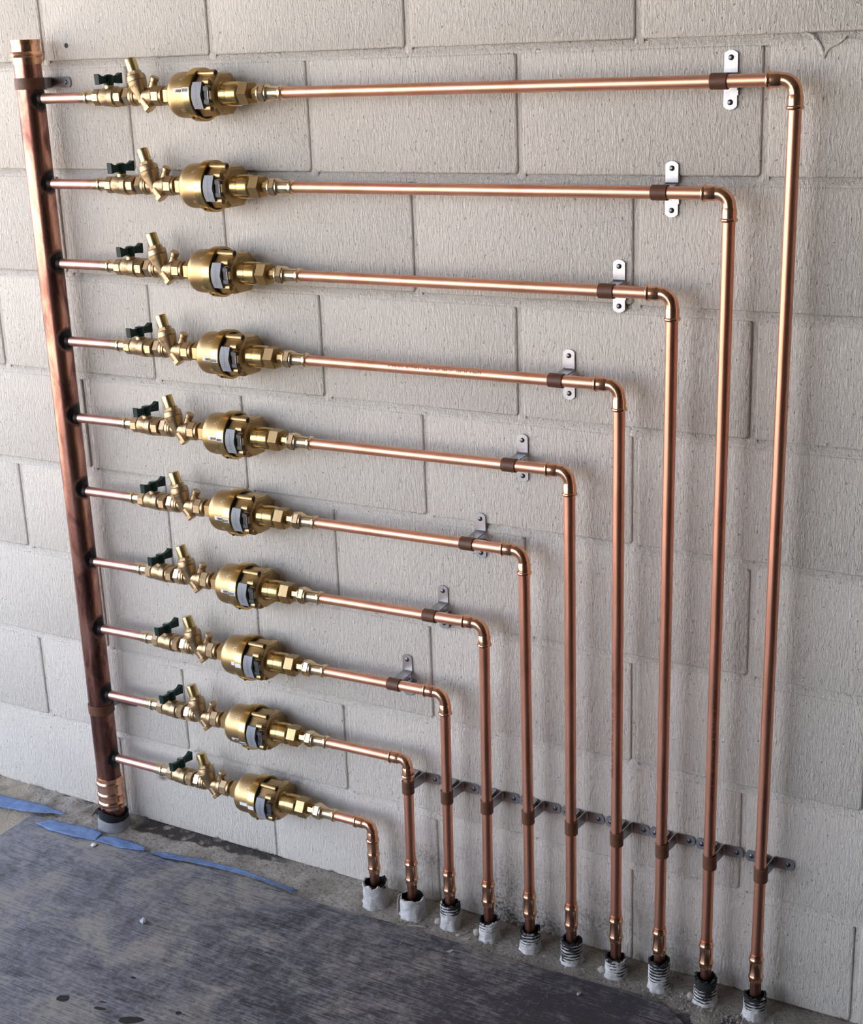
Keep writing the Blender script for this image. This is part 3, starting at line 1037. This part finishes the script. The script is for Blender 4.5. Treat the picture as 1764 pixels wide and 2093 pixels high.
# loose differences between the meters: stickers, each its own part
for i, v in list(STK.items()):
    if not isinstance(i, int):
        continue
    ang, white, bars = v
    mbw, mbi = sticker(ang, white, bars, 0.0495 if i != 7 else 0.060, 0.0876)
    s_ = obj('barcode_label' if bars else 'paper_label', mbw.mesh('barcode_label', M_WHITE), STK[(i, 'o')])
    s_['label'] = 'white barcode label' if bars else 'white paper tag'
    if bars:
        obj('barcode', mbi.mesh('barcode', M_INK), s_)

# ------------------------------------------------------------------ copper outlet pipes
def elbow_mesh(hl, vl):
    sk = 0.0165
    pts, rad = [], []
    def leg(L, f):
        # f maps distance-from-corner to a point
        prof = [(L + 0.0032, 0.0099), (L + 0.0030, 0.0112), (L + 0.0018, 0.0126), (L, 0.0132), (L - 0.0018, 0.0127), (L - 0.0030, 0.0113), (L - 0.0045, 0.0111), (L - sk + 0.0006, 0.0112), (L - sk - 0.0012, 0.0101)]
        return [(f(d), r) for d, r in prof]
    h = leg(hl, lambda d: Vector((-d, 0, 0)))
    v = leg(vl, lambda d: Vector((0, 0, -d)))
    rb = min(hl, vl) - sk - 0.0025
    arc = []
    c = Vector((-rb, 0, -rb))
    for q in range(0, 11):
        a = PI / 2 - q / 10 * PI / 2
        arc.append((c + Vector((rb * math.cos(a), 0, rb * math.sin(a))), 0.0100))
    seq = h + arc + v[::-1]
    return MB().tube([p for p, r in seq], [r for p, r in seq], 28).mesh('elbow', M_FIT, 40)

E1 = elbow_mesh(0.0385, 0.0380)
E2 = elbow_mesh(0.0345, 0.0325)

def coupling_mesh():
    pr = [(0.1260, 0.0097), (0.1260, 0.0112), (0.1195, 0.0113), (0.1175, 0.0124), (0.1150, 0.0131), (0.1125, 0.0124), (0.1105, 0.0113),
          (0.0865, 0.0113), (0.0845, 0.0124), (0.0820, 0.0131), (0.0795, 0.0124), (0.0775, 0.0113), (0.0720, 0.0112), (0.0720, 0.0097)]
    return MB().ring([(x - 0.072, r) for x, r in pr], 32, UPX).mesh('press_coupling', M_FIT)
CPL = coupling_mesh()

def printed(txt, size, r, along, upside=False, ang0=0.0):
    """print wrapped on a pipe; `along` maps (distance along pipe, angle) to a point."""
    tx = text_mb(txt, size)
    mb = MB()
    for v in tx.v:
        u, w = (-v[0], -v[1]) if upside else (v[0], v[1])
        mb.v.append(tuple(along(u, w / r + ang0, r + 0.00022)))
    mb.f = tx.f
    return mb

PRINT = 'KEMBLA  AS 1432    LIC R4C  DN 20B  BQ  19.05 x 1.02  AUSTRALIA'
POSN = ['outermost', 'second outermost', 'third outermost', 'fourth outermost', 'fifth outermost', 'sixth outermost',
        'fourth innermost', 'third innermost', 'second innermost', 'innermost and shortest']
for i in range(10):
    xs = 0.5840 + OFF[i] - 0.0003
    xv, xb = XV[i], XB[i]
    hl, vl, E = (0.0385, 0.0380, E1) if i < 8 else (0.0345, 0.0325, E2)
    zc = row_z(i, xv)
    t = thing('copper_pipe', '%s copper pipe, from the %s meter down to the floor' % (POSN[i], ORD[i]),
              'pipe', (xs, DY, row_z(i, xs)), (0, 0, 0), 'copper outlet pipes bending down to the floor')
    rot = row_rot(i)
    base = Vector(t.location)
    L = (xv - hl - 0.0030 - xs)
    h = obj('horizontal_pipe', MB().lathe([(0, RP), (L / math.cos(rot[1]), RP)], 32).mesh('horizontal_pipe', M_PIPE_X), t)
    h.rotation_euler = rot
    e_ = obj('elbow', E, t, Vector((xv, DY, zc)) - base)
    e_.rotation_euler = (0, rot[1] * 0.5, 0)
    # upright length
    if i < 9:
        top = Vector((xv, DY, zc - vl - 0.0030))
        zcp = 0.126
        low = Vector((xb, DY, zcp - 0.0005))
        d = (low - top)
        v = obj('upright_pipe', MB().lathe([(0, RP), (d.length, RP)], 32, UPX @ T(0, 0, 0)).mesh('upright_pipe', M_PIPE_Z), t, low - base)
        v.rotation_euler = (0, math.atan2(-d.x, -d.z), 0)
        c = obj('press_coupling', CPL, t, Vector((xb, DY, 0.072)) - base)
        fz = 0.0722
    else:
        pr = [(0.0, 0.0097), (0.0, 0.0112), (0.0055, 0.0113), (0.0075, 0.0124), (0.0100, 0.0131), (0.0125, 0.0124), (0.0145, 0.0113), (0.0330, 0.0113), (0.0350, 0.0124), (0.0375, 0.0131), (0.0400, 0.0124), (0.0420, 0.0113), (0.0615, 0.0112), (0.0615, 0.0097)]
        zt = zc - vl - 0.0036
        sc = (zt - 0.072) / 0.0615
        c = obj('press_coupling', MB().ring([(x * sc, r) for x, r in pr], 32, UPX).mesh('press_coupling', M_FIT), t, Vector((xv, DY, 0.072)) - base)
        fz = 0.0722
    f = obj('foot_pipe', MB().lathe([(0.0015, RP), (fz, RP)], 28, UPX).mesh('foot_pipe', M_OLD), t, Vector((xb if i < 9 else xv, DY, 0)) - base)
    f['label'] = 'dark oxidised foot of the pipe'
    if i == 3:      # upside-down print along the fourth horizontal pipe
        pm = printed(PRINT, 0.0062, RP, lambda u, a, r: (0.262 + u, -r * math.cos(a), r * math.sin(a)), True, 0.45)
        obj('printed_text', pm.mesh('printed_text', M_PRINT), h)
        mb = MB()
        for (ua, va), (ub, vb) in (((0.345, -2.5), (0.3485, 2.0)), ((0.3485, 2.0), (0.357, -3.2))):
            pass
    if i in (1, 3):     # print running up the second and fourth uprights
        a0 = math.radians(8 if i == 1 else -52)
        zc_ = 0.50 - 0.126
        pm = printed(PRINT, 0.0062, RP, lambda u, a, r: (r * math.sin(-a + a0 + math.radians(22)), -r * math.cos(-a + a0 + math.radians(22)), zc_ + u * 1.1), False)
        obj('printed_text', pm.mesh('printed_text', M_PRINT), v)

# ------------------------------------------------------------------ pipe clips
def rounded_plate(w, l0, l1, y0, y1, axis_len, M):
    """flat plate from l0 (bend) to l1 (rounded end) along local u, width w along v; returns MB"""
    pts = [(-w / 2, l0), (w / 2, l0)]
    R = w * 0.62
    yc = l1 - (R - math.sqrt(R * R - (w / 2) ** 2)) - 0
    a0 = math.asin((w / 2) / R)
    cen = l1 - R
    for q in range(9):
        a = a0 - 2 * a0 * q / 8
        pts.append((R * math.sin(a), cen + R * math.cos(a)))
    mb = MB()
    mb.slab(pts, y0, y1, 'y')
    return mb

def build_clip(r_pipe, lab, collar_w=0.0255, plate_l=0.042, arm_w=0.0205):
    """local frame: pipe along local X at origin, wall plane at y = +0.05, plate upright along Z"""
    t = thing('pipe_clip', lab, 'pipe clip')
    wy = 0.05
    R = r_pipe + 0.0022
    collar = MB().ring([(-collar_w / 2, r_pipe + 0.0002), (-collar_w / 2, R - 0.0004), (-collar_w / 2 + 0.0006, R), (collar_w / 2 - 0.0006, R), (collar_w / 2, R - 0.0004), (collar_w / 2, r_pipe + 0.0002)], 36)
    c = obj('collar', collar.mesh('collar', M_BROWN), t)
    c['label'] = 'brown coated collar'
    za = min(R * 0.82, 0.0086)
    for s in (1, -1):
        mb = rounded_plate(arm_w, 0.0105 if s > 0 else 0.0070, plate_l, wy - 0.0032, wy - 0.0008, 0, None)
        if s < 0:
            mb.v = [(-x, y, -z) for x, y, z in mb.v]
        pl = obj('back_plate', mb.mesh('back_plate', M_ZINC), t)
        # arm: bend from the plate then strut to the collar
        z0 = (0.0105 if s > 0 else 0.0070)
        path = [(wy - 0.0022, z0), (wy - 0.0038, z0 - 0.0020), (wy - 0.0065, z0 - 0.0032), (wy - 0.020, z0 - 0.0038),
                (math.sqrt((r_pipe + 0.0017) ** 2 - (za * 0.56) ** 2), za * (0.56 if s > 0 else 0.5))]
        vs, fs = [], []
        th = 0.0009
        for k, (y, z) in enumerate(path):
            hw = arm_w / 2 * (1.0 if k < 4 else 0.92)
            for dx in (-hw, hw):
                vs.append((dx, y, s * (z + th)))
                vs.append((dx, y, s * (z - th)))
        for k in range(len(path) - 1):
            q = 4 * k
            fs += [(q, q + 4, q + 6, q + 2), (q + 1, q + 3, q + 7, q + 5), (q, q + 1, q + 5, q + 4), (q + 2, q + 6, q + 7, q + 3)]
        q = 4 * (len(path) - 1)
        fs += [(0, 2, 3, 1), (q, q + 1, q + 3, q + 2)]
        ar = obj('arm', MB().add(vs, fs).mesh('arm', M_ZINC, 40), t)
        sc = MB()
        zc = s * 0.0315
        Ms = T(0, wy - 0.0030, zc) @ RZ(-PI / 2)
        sc.lathe([(0, 0.0042), (0.0012, 0.0041), (0.0022, 0.0030), (0.0026, 0.0012)], 18, Ms)
        so = obj('screw', sc.mesh('screw', M_SCREW), t)
    # folded locking tab
    mb = MB().box((0.0118, wy - 0.0062, -0.0105), (0.0022, 0.0120, 0.0070))
    mb.box((0.0105, wy - 0.0030, -0.0160), (0.0030, 0.0016, 0.0110))
    obj('locking_tab', mb.mesh('locking_tab', M_ZINC), t)
    return t

HX = [1.3482, 1.2592, 1.1730, 1.0848, 0.9966, 0.9112, 0.8300, 0.7472]
clip0 = build_clip(RP, '')
for i in range(8):
    lab = 'upright galvanised clip holding the %s horizontal pipe to the wall' % ORD[i]
    p = on_row(i, HX[i])
    if i == 0:
        clip0.location = p
        clip0['label'] = lab
        clip0['group'] = 'upright clips on the horizontal pipes'
    else:
        dup(clip0, lab, p)
# clips on the uprights: same clip turned a quarter, plate level
VXC = [1.4485, 1.3600, 1.2745, 1.1905, 1.1035, 1.0182, 0.9340, 0.8500, 0.7663]
ORDL = ['first (rightmost)', 'second', 'third', 'fourth', 'fifth', 'sixth', 'seventh', 'eighth', 'ninth (leftmost)']
for i in range(9):
    lab = '%s level clip from the right in the low row along the wall' % ORDL[i]
    if i == 8:
        lab = 'leftmost level clip, tucked right under an elbow'
    c = dup(clip0, lab, (VXC[i], DY, 0.2795), (0, PI / 2, 0))
    c['group'] = 'level clips low on the upright pipes'
# riser clips
rc = build_clip(RR, 'wide brown clip near the top of the thick copper riser', 0.0205, 0.0580, 0.0190)
rc.location = (0.0025, DY, 1.5675)
rc.rotation_euler = (0, PI / 2, 0)
rc['group'] = 'brown clips on the riser'
for ch in rc.children:
    if ch.name.startswith('screw'):
        ch.location.z = 0.0150 if ch.bound_box[0][2] > 0 else -0.0150
dup(rc, 'wide brown clip low on the thick copper riser, above the bottom branch', (0.0025, DY, 0.2890), (0, PI / 2, 0))

# ------------------------------------------------------------------ floor sleeves
def sleeve(i, x, h, r, corr, seed):
    rn = random.Random(seed)
    offs = Vector((seed * 3.1, 0, 0))
    def jit(k, j, z, rr):
        a = 2 * PI * j / 40
        d = Vector((math.cos(a), math.sin(a), 0)) * 1.3 + offs
        top = z / h
        dz = (0.0075 * noise.noise(d * 1.4) + 0.003 * noise.noise(d * 4)) * max(0, top - 0.55) * 2
        dr = 0.0016 * noise.noise(Vector((d.x * 2, d.y * 2, z * 160)))
        if top < 0.25:
            dr += (0.25 - top) * 0.024 * (0.6 + noise.noise(d * 1.7))
        return z + dz, rr + dr
    prof = [(0.0012, r - 0.0025)]
    nst = 30
    for k in range(nst + 1):
        z = 0.0012 + (h - 0.0012) * k / nst
        rr = r + (corr * math.sin(2 * PI * z / 0.0062) if z > 0.012 else 0.0)
        prof.append((z, rr))
    prof.append((h, r - 0.0030))
    mb = MB().ring(prof, 40, UPX, jit)
    return mb.mesh('conduit', M_PLASTER if corr > 0.0005 else M_PLASTER2, 50)
SZ = [0.0455, 0.0520, 0.0600, 0.0400, 0.0500, 0.0450, 0.0410, 0.0530, 0.0440, 0.0500]
SR = [0.0190, 0.0195, 0.0188, 0.0190, 0.0190, 0.0190, 0.0190, 0.0190, 0.0245, 0.0245]
SL = ['pale plastered conduit stub round the foot of the outermost pipe',
      'plastered conduit stub with a crumbly lump, second from the right',
      'tall conduit stub smeared black on its front, third from the right',
      'ribbed conduit stub with a black rim, fourth from the right',
      'conduit stub with a broad black smear, fifth from the right',
      'conduit stub with a black top edge, sixth from the right',
      'short mostly white conduit stub, seventh from the right',
      'conduit stub with clear black and white rings, eighth from the right',
      'wide plastered conduit stub with a peeling flap at its left',
      'wide plastered conduit stub round the foot of the innermost pipe']
for i in range(10):
    x = XB[i] if i < 9 else XV[i]
    t = thing('conduit_sleeve', SL[i], 'conduit', (x, DY, 0.0), (0, 0, 0), 'conduit sleeves in a row on the floor')
    obj('conduit', sleeve(i, x, SZ[i], SR[i], 0.0007 if i < 8 else 0.0001, i + 1), t)
    # black inner liner, ragged
    rr = SR[i] - 0.0034
    def jl(k, j, z, r_, i=i):
        a = 2 * PI * j / 28
        return (z + (0.007 * noise.noise(Vector((math.cos(a) * 2 + i, math.sin(a) * 2, 9.1))) if z > 0.03 else 0), r_)
    mb = MB().ring([(0.002, rr - 0.0008), (0.002, rr), (SZ[i] + 0.0005, rr), (SZ[i] + 0.0005, rr - 0.0008)], 28, UPX, jl)
    obj('inner_liner', mb.mesh('inner_liner', M_BLACK), t)
    if i in (1, 3, 6, 7):
        mb = MB()
        rnd = random.Random(i)
        import_pts = []
        def jj(k, j, z, r_):
            return z + 0.002 * noise.noise(Vector((j, k, i))), r_ * (1 + 0.3 * noise.noise(Vector((j * .9, k * .8, i * 2))))
        mb.lathe([(-0.007, 0.001), (-0.005, 0.006), (0, 0.0085), (0.005, 0.006), (0.007, 0.001)], 10, T(-0.0235, -0.006, 0.0085) @ UPX, True, 0, jj)
        obj('plaster_lump', mb.mesh('plaster_lump', M_STONE, 60), t)
    if i == 8:
        pts = [(-0.004, 0.004), (0.004, 0.003), (0.005, 0.030), (0.003, 0.046), (-0.003, 0.044), (-0.005, 0.024)]
        mb = MB().slab(pts, 0, 0.0018, 'y', T(-0.0275, -0.008, 0) @ RZ(math.radians(70)) @ RX(math.radians(6)))
        e_ = obj('peeling_flap', mb.mesh('peeling_flap', M_STONE), t)
# riser sleeve: grey tape wrap with torn black lining
t = thing('riser_sleeve', 'grey taped collar with torn black lining round the foot of the riser', 'conduit', (0.0025, DY, 0))
def jw(k, j, z, r_):
    a = 2 * PI * j / 48
    lift = 0.010 * max(0, math.sin(a) * 0.6 + math.cos(a) * -0.5)
    n = noise.noise(Vector((math.cos(a) * 2.5, math.sin(a) * 2.5, z * 90)))
    return z + (lift + 0.002 * n if z > 0.02 else 0), r_ + 0.0012 * n + (0.003 if z < 0.004 else 0)
mb = MB().ring([(0.0012, 0.031), (0.0012, 0.0345), (0.008, 0.0352), (0.014, 0.0345), (0.020, 0.0350), (0.0255, 0.0340), (0.0255, 0.0318)], 48, UPX, jw)
e_ = obj('tape_wrap', mb.mesh('tape_wrap', M_WRAP, 60), t)
def jb(k, j, z, r_):
    a = 2 * PI * j / 48
    n = noise.noise(Vector((math.cos(a) * 4, math.sin(a) * 4, 2.2)))
    m2 = noise.noise(Vector((j * 1.7, 3.3, 0)))
    lift = 0.016 * max(0, math.sin(a) * 0.3 + math.cos(a) * -0.9)
    return z + (lift + 0.005 * n + 0.003 * m2 if z > 0.02 else 0), r_ + (0.0015 * n if z > 0.02 else 0)
mb = MB().ring([(0.002, 0.0300), (0.002, 0.0312), (0.027, 0.0312), (0.0375, 0.0330), (0.0375, 0.0316), (0.027, 0.0300)], 48, UPX, jb)
obj('torn_lining', mb.mesh('torn_lining', M_BLACK, 60), t)
# torn black strip poking out left
pts = [(0.0, 0.0), (-0.010, 0.008), (-0.016, 0.020), (-0.012, 0.013), (-0.006, 0.015), (-0.004, 0.022), (0.003, 0.018), (0.006, 0.004)]
pts = [(0, 0), (0.004, 0.013), (-0.003, 0.021), (-0.008, 0.017), (-0.012, 0.011), (-0.021, 0.000), (-0.023, -0.004), (-0.016, 0.002), (-0.009, 0.007), (-0.006, 0.006), (-0.004, -0.002)]
mb = MB().slab(pts, -0.0006, 0.0006, 'y', T(-0.0300, -0.014, 0.0230))
obj('torn_strip', mb.mesh('torn_strip', M_BLACK), t)

# ------------------------------------------------------------------ dark floor sheets
edge = [(-0.192, -0.201), (-0.195, -0.101), (-0.123, -0.096), (-0.006, -0.096), (0.141, -0.106), (0.195, -0.112), (0.307, -0.101), (0.440, -0.097),
        (0.521, -0.107), (0.614, -0.106), (0.733, -0.100), (0.814, -0.099), (0.898, -0.100), (0.990, -0.102), (1.061, -0.097), (1.109, -0.096),
        (1.153, -0.096), (1.190, -0.095), (1.214, -0.092), (1.255, -0.090), (1.290, -0.093), (1.319, -0.108), (1.343, -0.127), (1.40, -0.18), (1.52, -0.27), (1.70, -0.36), (1.95, -0.45)]
def sheet_mesh(pts, far, z0, th, name, curl=None):
    mb = MB()
    vs, fs = [], []
    for (x, y) in pts:
        vs += [(x, y, z0), (x, y, z0 + th)]
    n = len(pts)
    for (x, y) in far:
        vs += [(x, y, z0), (x, y, z0 + th)]
    tot = n + len(far)
    fs.append(tuple(2 * k + 1 for k in range(tot)))
    fs.append(tuple(2 * k for k in range(tot))[::-1])
    for k in range(tot):
        q = (k + 1) % tot
        fs.append((2 * k, 2 * q, 2 * q + 1, 2 * k + 1))
    return mb.add(vs, fs).mesh(name, M_SHEET)
t = obj('floor_sheet', sheet_mesh(edge, [(2.4, -0.6), (2.4, -1.7), (-0.20, -1.7)], 0.0028, 0.0040, 'floor_sheet'))
t['label'] = 'large dark scuffed sheet covering the floor in front'
t['category'] = 'floor sheet'
edge2 = [(1.20, -0.130), (1.299, -0.089), (1.337, -0.087), (1.431, -0.079), (1.62, -0.085), (1.9, -0.09)]
t2 = obj('floor_sheet', sheet_mesh(edge2, [(2.4, -0.10), (2.4, -0.55), (1.4, -0.40)], 0.0012, 0.0012, 'under_sheet'))
t2['label'] = 'thin dark sheet lapped under the larger one at the lower right'
t2['category'] = 'floor sheet'
# gouges in the big sheet (dark knots)
M_HOLE = simple('bare_knot', (0.012, 0.010, 0.009), 0.8, 0.0, 0.4, 200)
for (x, y, a, b, rot) in ((0.343, -0.569, 0.0125, 0.0100, 0.3), (0.423, -0.5615, 0.0130, 0.0042, 0.2), (0.494, -0.561, 0.022, 0.010, 0.5), (0.556, -0.507, 0.0055, 0.0050, 0),
                          (0.415, -0.464, 0.0062, 0.0030, 0.1), (0.415, -0.545, 0.009, 0.0018, 0.2)):
    vs, fs = [], []
    n = 18
    for k in range(n):
        q = 2 * PI * k / n
        rr = 1 + 0.22 * noise.noise(Vector((math.cos(q) * 1.7 + x * 40, math.sin(q) * 1.7, 0)))
        px, py = a * rr * math.cos(q), b * rr * math.sin(q)
        vs.append((x + px * math.cos(rot) - py * math.sin(rot), y + px * math.sin(rot) + py * math.cos(rot), 0.00695))
    fs = [tuple(range(n))]
    obj('knot_hole', MB().add(vs, fs).mesh('knot_hole', M_HOLE), t)

# ------------------------------------------------------------------ blue tape
def tape(pts_top, pts_bot, z0, seed, label, wrinkle=0.0016, lift=0.0):
    n = 26
    m = 6
    vs, fs = [], []
    def lerp(P, u):
        q = u * (len(P) - 1)
        i = min(int(q), len(P) - 2)
        f = q - i
        return (P[i][0] * (1 - f) + P[i + 1][0] * f, P[i][1] * (1 - f) + P[i + 1][1] * f)
    for i in range(n + 1):
        u = i / n
        a, b = lerp(pts_top, u), lerp(pts_bot, u)
        rag = 0.004 * noise.noise(Vector((u * 14, seed, 0)))
        a = (a[0], a[1] + rag * 0.6)
        b = (b[0] + rag, b[1] - rag * 0.5)
        for j in range(m + 1):
            v = j / m
            x = a[0] * (1 - v) + b[0] * v
            y = a[1] * (1 - v) + b[1] * v
            w = noise.noise(Vector((x * 45 + seed, y * 70, seed * 2.2)))
            z = z0 + wrinkle * (w + 0.9) + lift * max(0, v - 0.4) * (0.6 + 0.5 * math.sin(u * 9))
            vs.append((x, y, z))
    for i in range(n):
        for j in range(m):
            q = i * (m + 1) + j
            fs.append((q, q + 1, q + m + 2, q + m + 1))
    me = MB().add(vs, fs).mesh('masking_tape', M_TAPE, 60)
    o = obj('masking_tape', me)
    md = o.modifiers.new('thick', 'SOLIDIFY')
    md.thickness = 0.0003
    o['label'] = label
    o['category'] = 'tape'
    o['group'] = 'strips of blue masking tape'
    return o
tape([(-0.46, -0.072), (-0.30, -0.069), (-0.186, -0.060), (-0.118, -0.071)], [(-0.46, -0.122), (-0.30, -0.117), (-0.20, -0.100), (-0.150, -0.082)], 0.0105, 1,
     'wide strip of blue tape at the far left edge of the floor', 0.0012)
tape([(-0.135, -0.105), (-0.075, -0.095), (-0.013, -0.089), (0.010, -0.097)], [(-0.157, -0.129), (-0.106, -0.138), (-0.04, -0.136), (0.016, -0.126)], 0.0080, 2,
     'wrinkled strip of blue tape in front of the riser, left piece', 0.0022)
tape([(0.018, -0.108), (0.047, -0.094), (0.090, -0.094), (0.134, -0.100)], [(0.014, -0.126), (0.050, -0.126), (0.090, -0.124), (0.140, -0.110)], 0.0080, 3,
     'wrinkled strip of blue tape just right of the riser foot', 0.0020)
tape([(0.154, -0.105), (0.195, -0.094), (0.278, -0.083), (0.375, -0.077), (0.443, -0.084), (0.520, -0.088)], [(0.156, -0.112), (0.200, -0.119), (0.300, -0.098), (0.385, -0.092), (0.440, -0.098), (0.518, -0.104)], 0.0078, 4,
     'long narrow strip of blue tape lifting off the sheet edge', 0.0016, 0.006)

# ------------------------------------------------------------------ loose bits
def stone_mb(r, seed, sq=0.7):
    vs, fs = [], []
    mb = MB()
    def js(k, j, z, rr):
        n = noise.noise(Vector((j * 1.31 + seed, k * 1.7, seed * .37)))
        return z * (1 + 0.25 * n), max(0.0001, rr * (1 + 0.40 * n))
    return mb.lathe([(-r * sq, r * .25), (-r * sq * .55, r * .85), (0.0, r), (r * sq * .6, r * .75), (r * sq, r * .25)], 7, UPX, True, 0, js)
o = obj('pebble', stone_mb(0.0072, 3, 0.8).mesh('pebble', M_CHIP, 20), None, (0.315, -0.317, 0.0068 + 0.0050))
o['label'] = 'single pale grey pebble on the dark sheet, left half'
o['category'] = 'pebble'
o = obj('plaster_blob', stone_mb(0.0075, 8, 0.35).mesh('plaster_blob', M_WHITE, 40), None, (0.024, -0.140, 0.0068 + 0.0022))
o['label'] = 'flat white blob beside the blue tape near the riser'
o['category'] = 'plaster'
def flake(x, y, z, L, Wd, rot, lab, seed):
    vs, fs = [], []
    n = 6
    for i in range(n + 1):
        u = i / n
        w = Wd * (0.25 + 0.75 * math.sin(PI * min(1, u * 1.25 + 0.08)) if u < 0.85 else 0.45) * (1 + 0.3 * noise.noise(Vector((u * 6, seed, 0))))
        zz = 0.0006 + 0.0030 * u * u + 0.0006 * math.sin(u * 7 + seed)
        for s in (-1, 1):
            vs.append(((u - .5) * L, s * w / 2, zz + 0.0008 * s))
    for i in range(n):
        q = 2 * i
        fs.append((q, q + 2, q + 3, q + 1))
    o = obj('plaster_flake', MB().add(vs, fs).mesh('plaster_flake', M_STONE, 60), None, (x, y, z))
    md = o.modifiers.new('thick', 'SOLIDIFY')
    md.thickness = 0.0012
    o.rotation_euler = (0, 0, rot)
    o['label'] = lab
    o['category'] = 'plaster flake'
    return o
flake(0.883, -0.066, 0.0030, 0.028, 0.009, 0.9, 'pointed plaster flake on the screed right of the ringed conduit', 1)
flake(0.896, -0.078, 0.0028, 0.018, 0.006, 0.3, 'small plaster flake on the screed in front of the pointed one', 2)
flake(0.892, -0.131, 0.0068, 0.014, 0.006, 0.5, 'curled plaster flake lying on the sheet by its edge', 3)
flake(0.792, -0.0835, 0.0030, 0.036, 0.0035, 0.25, 'thin plaster sliver in front of the peeling conduit', 5)
flake(1.158, -0.139, 0.0068, 0.010, 0.006, 1.1, 'small pale flake on the dark sheet below the black conduits', 6)

# crumbs of plaster nobody could count
mb = MB()
rnd = random.Random(11)
for k in range(1500):
    x = rnd.choice(XB[:9] + [1.30, 1.36, 1.40, 1.42, 1.50, 1.55]) + rnd.gauss(0, 0.028) if k < 600 else rnd.uniform(-0.38, 1.30)
    y = -0.072 + rnd.gauss(0, 0.016)
    y = max(-0.094, min(-0.008, y))
    z = 0.0035
    if 640 <= k < 760:
        x = rnd.uniform(0.55, 1.25)
        y = -0.11 - abs(rnd.gauss(0, 0.075))
        z = 0.0069
    skip = any((x - XB[q]) ** 2 + (y - DY) ** 2 < (SR[q] + 0.004) ** 2 for q in range(10)) or (x - 0.0025) ** 2 + (y - DY) ** 2 < 0.042 ** 2
    if skip:
        continue
    r = rnd.choice((0.0009, 0.0012, 0.0016, 0.0022, 0.0030)) if k < 640 else rnd.choice((0.0006, 0.0008, 0.0011)) if k < 760 else rnd.choice((0.0007, 0.0010, 0.0014, 0.0018))
    if x > 1.25 and k < 640 and rnd.random() < 0.25:
        r = 0.0034
    vs = []
    for (a, b, c_) in ((1, 0, -.3), (-.5, .87, -.3), (-.5, -.87, -.3), (0.1, 0.1, .7), (-.3, .2, .5)):
        vs.append((x + a * r * rnd.uniform(.6, 1.2), y + b * r * rnd.uniform(.6, 1.2), z + r * 0.4 + c_ * r * rnd.uniform(.6, 1.1)))
    mb.add(vs, [(0, 1, 2), (0, 1, 3), (1, 2, 4), (2, 0, 3), (1, 4, 3), (2, 3, 4)])
o = obj('rubble', mb.mesh('rubble', M_STONE, 20))
o['label'] = 'crumbs of pale plaster scattered along the foot of the wall'
o['category'] = 'rubble'
o['kind'] = 'stuff'
# empty fixing hole in the wall by the riser top
o = obj('fixing_hole', MB().lathe([(0, 0.0048), (0.0008, 0.0044), (0.0008, 0.001)], 14, T(0.0568, 0.0006, 1.6327) @ RZ(-PI / 2)).mesh('fixing_hole', M_BLACK), wall)
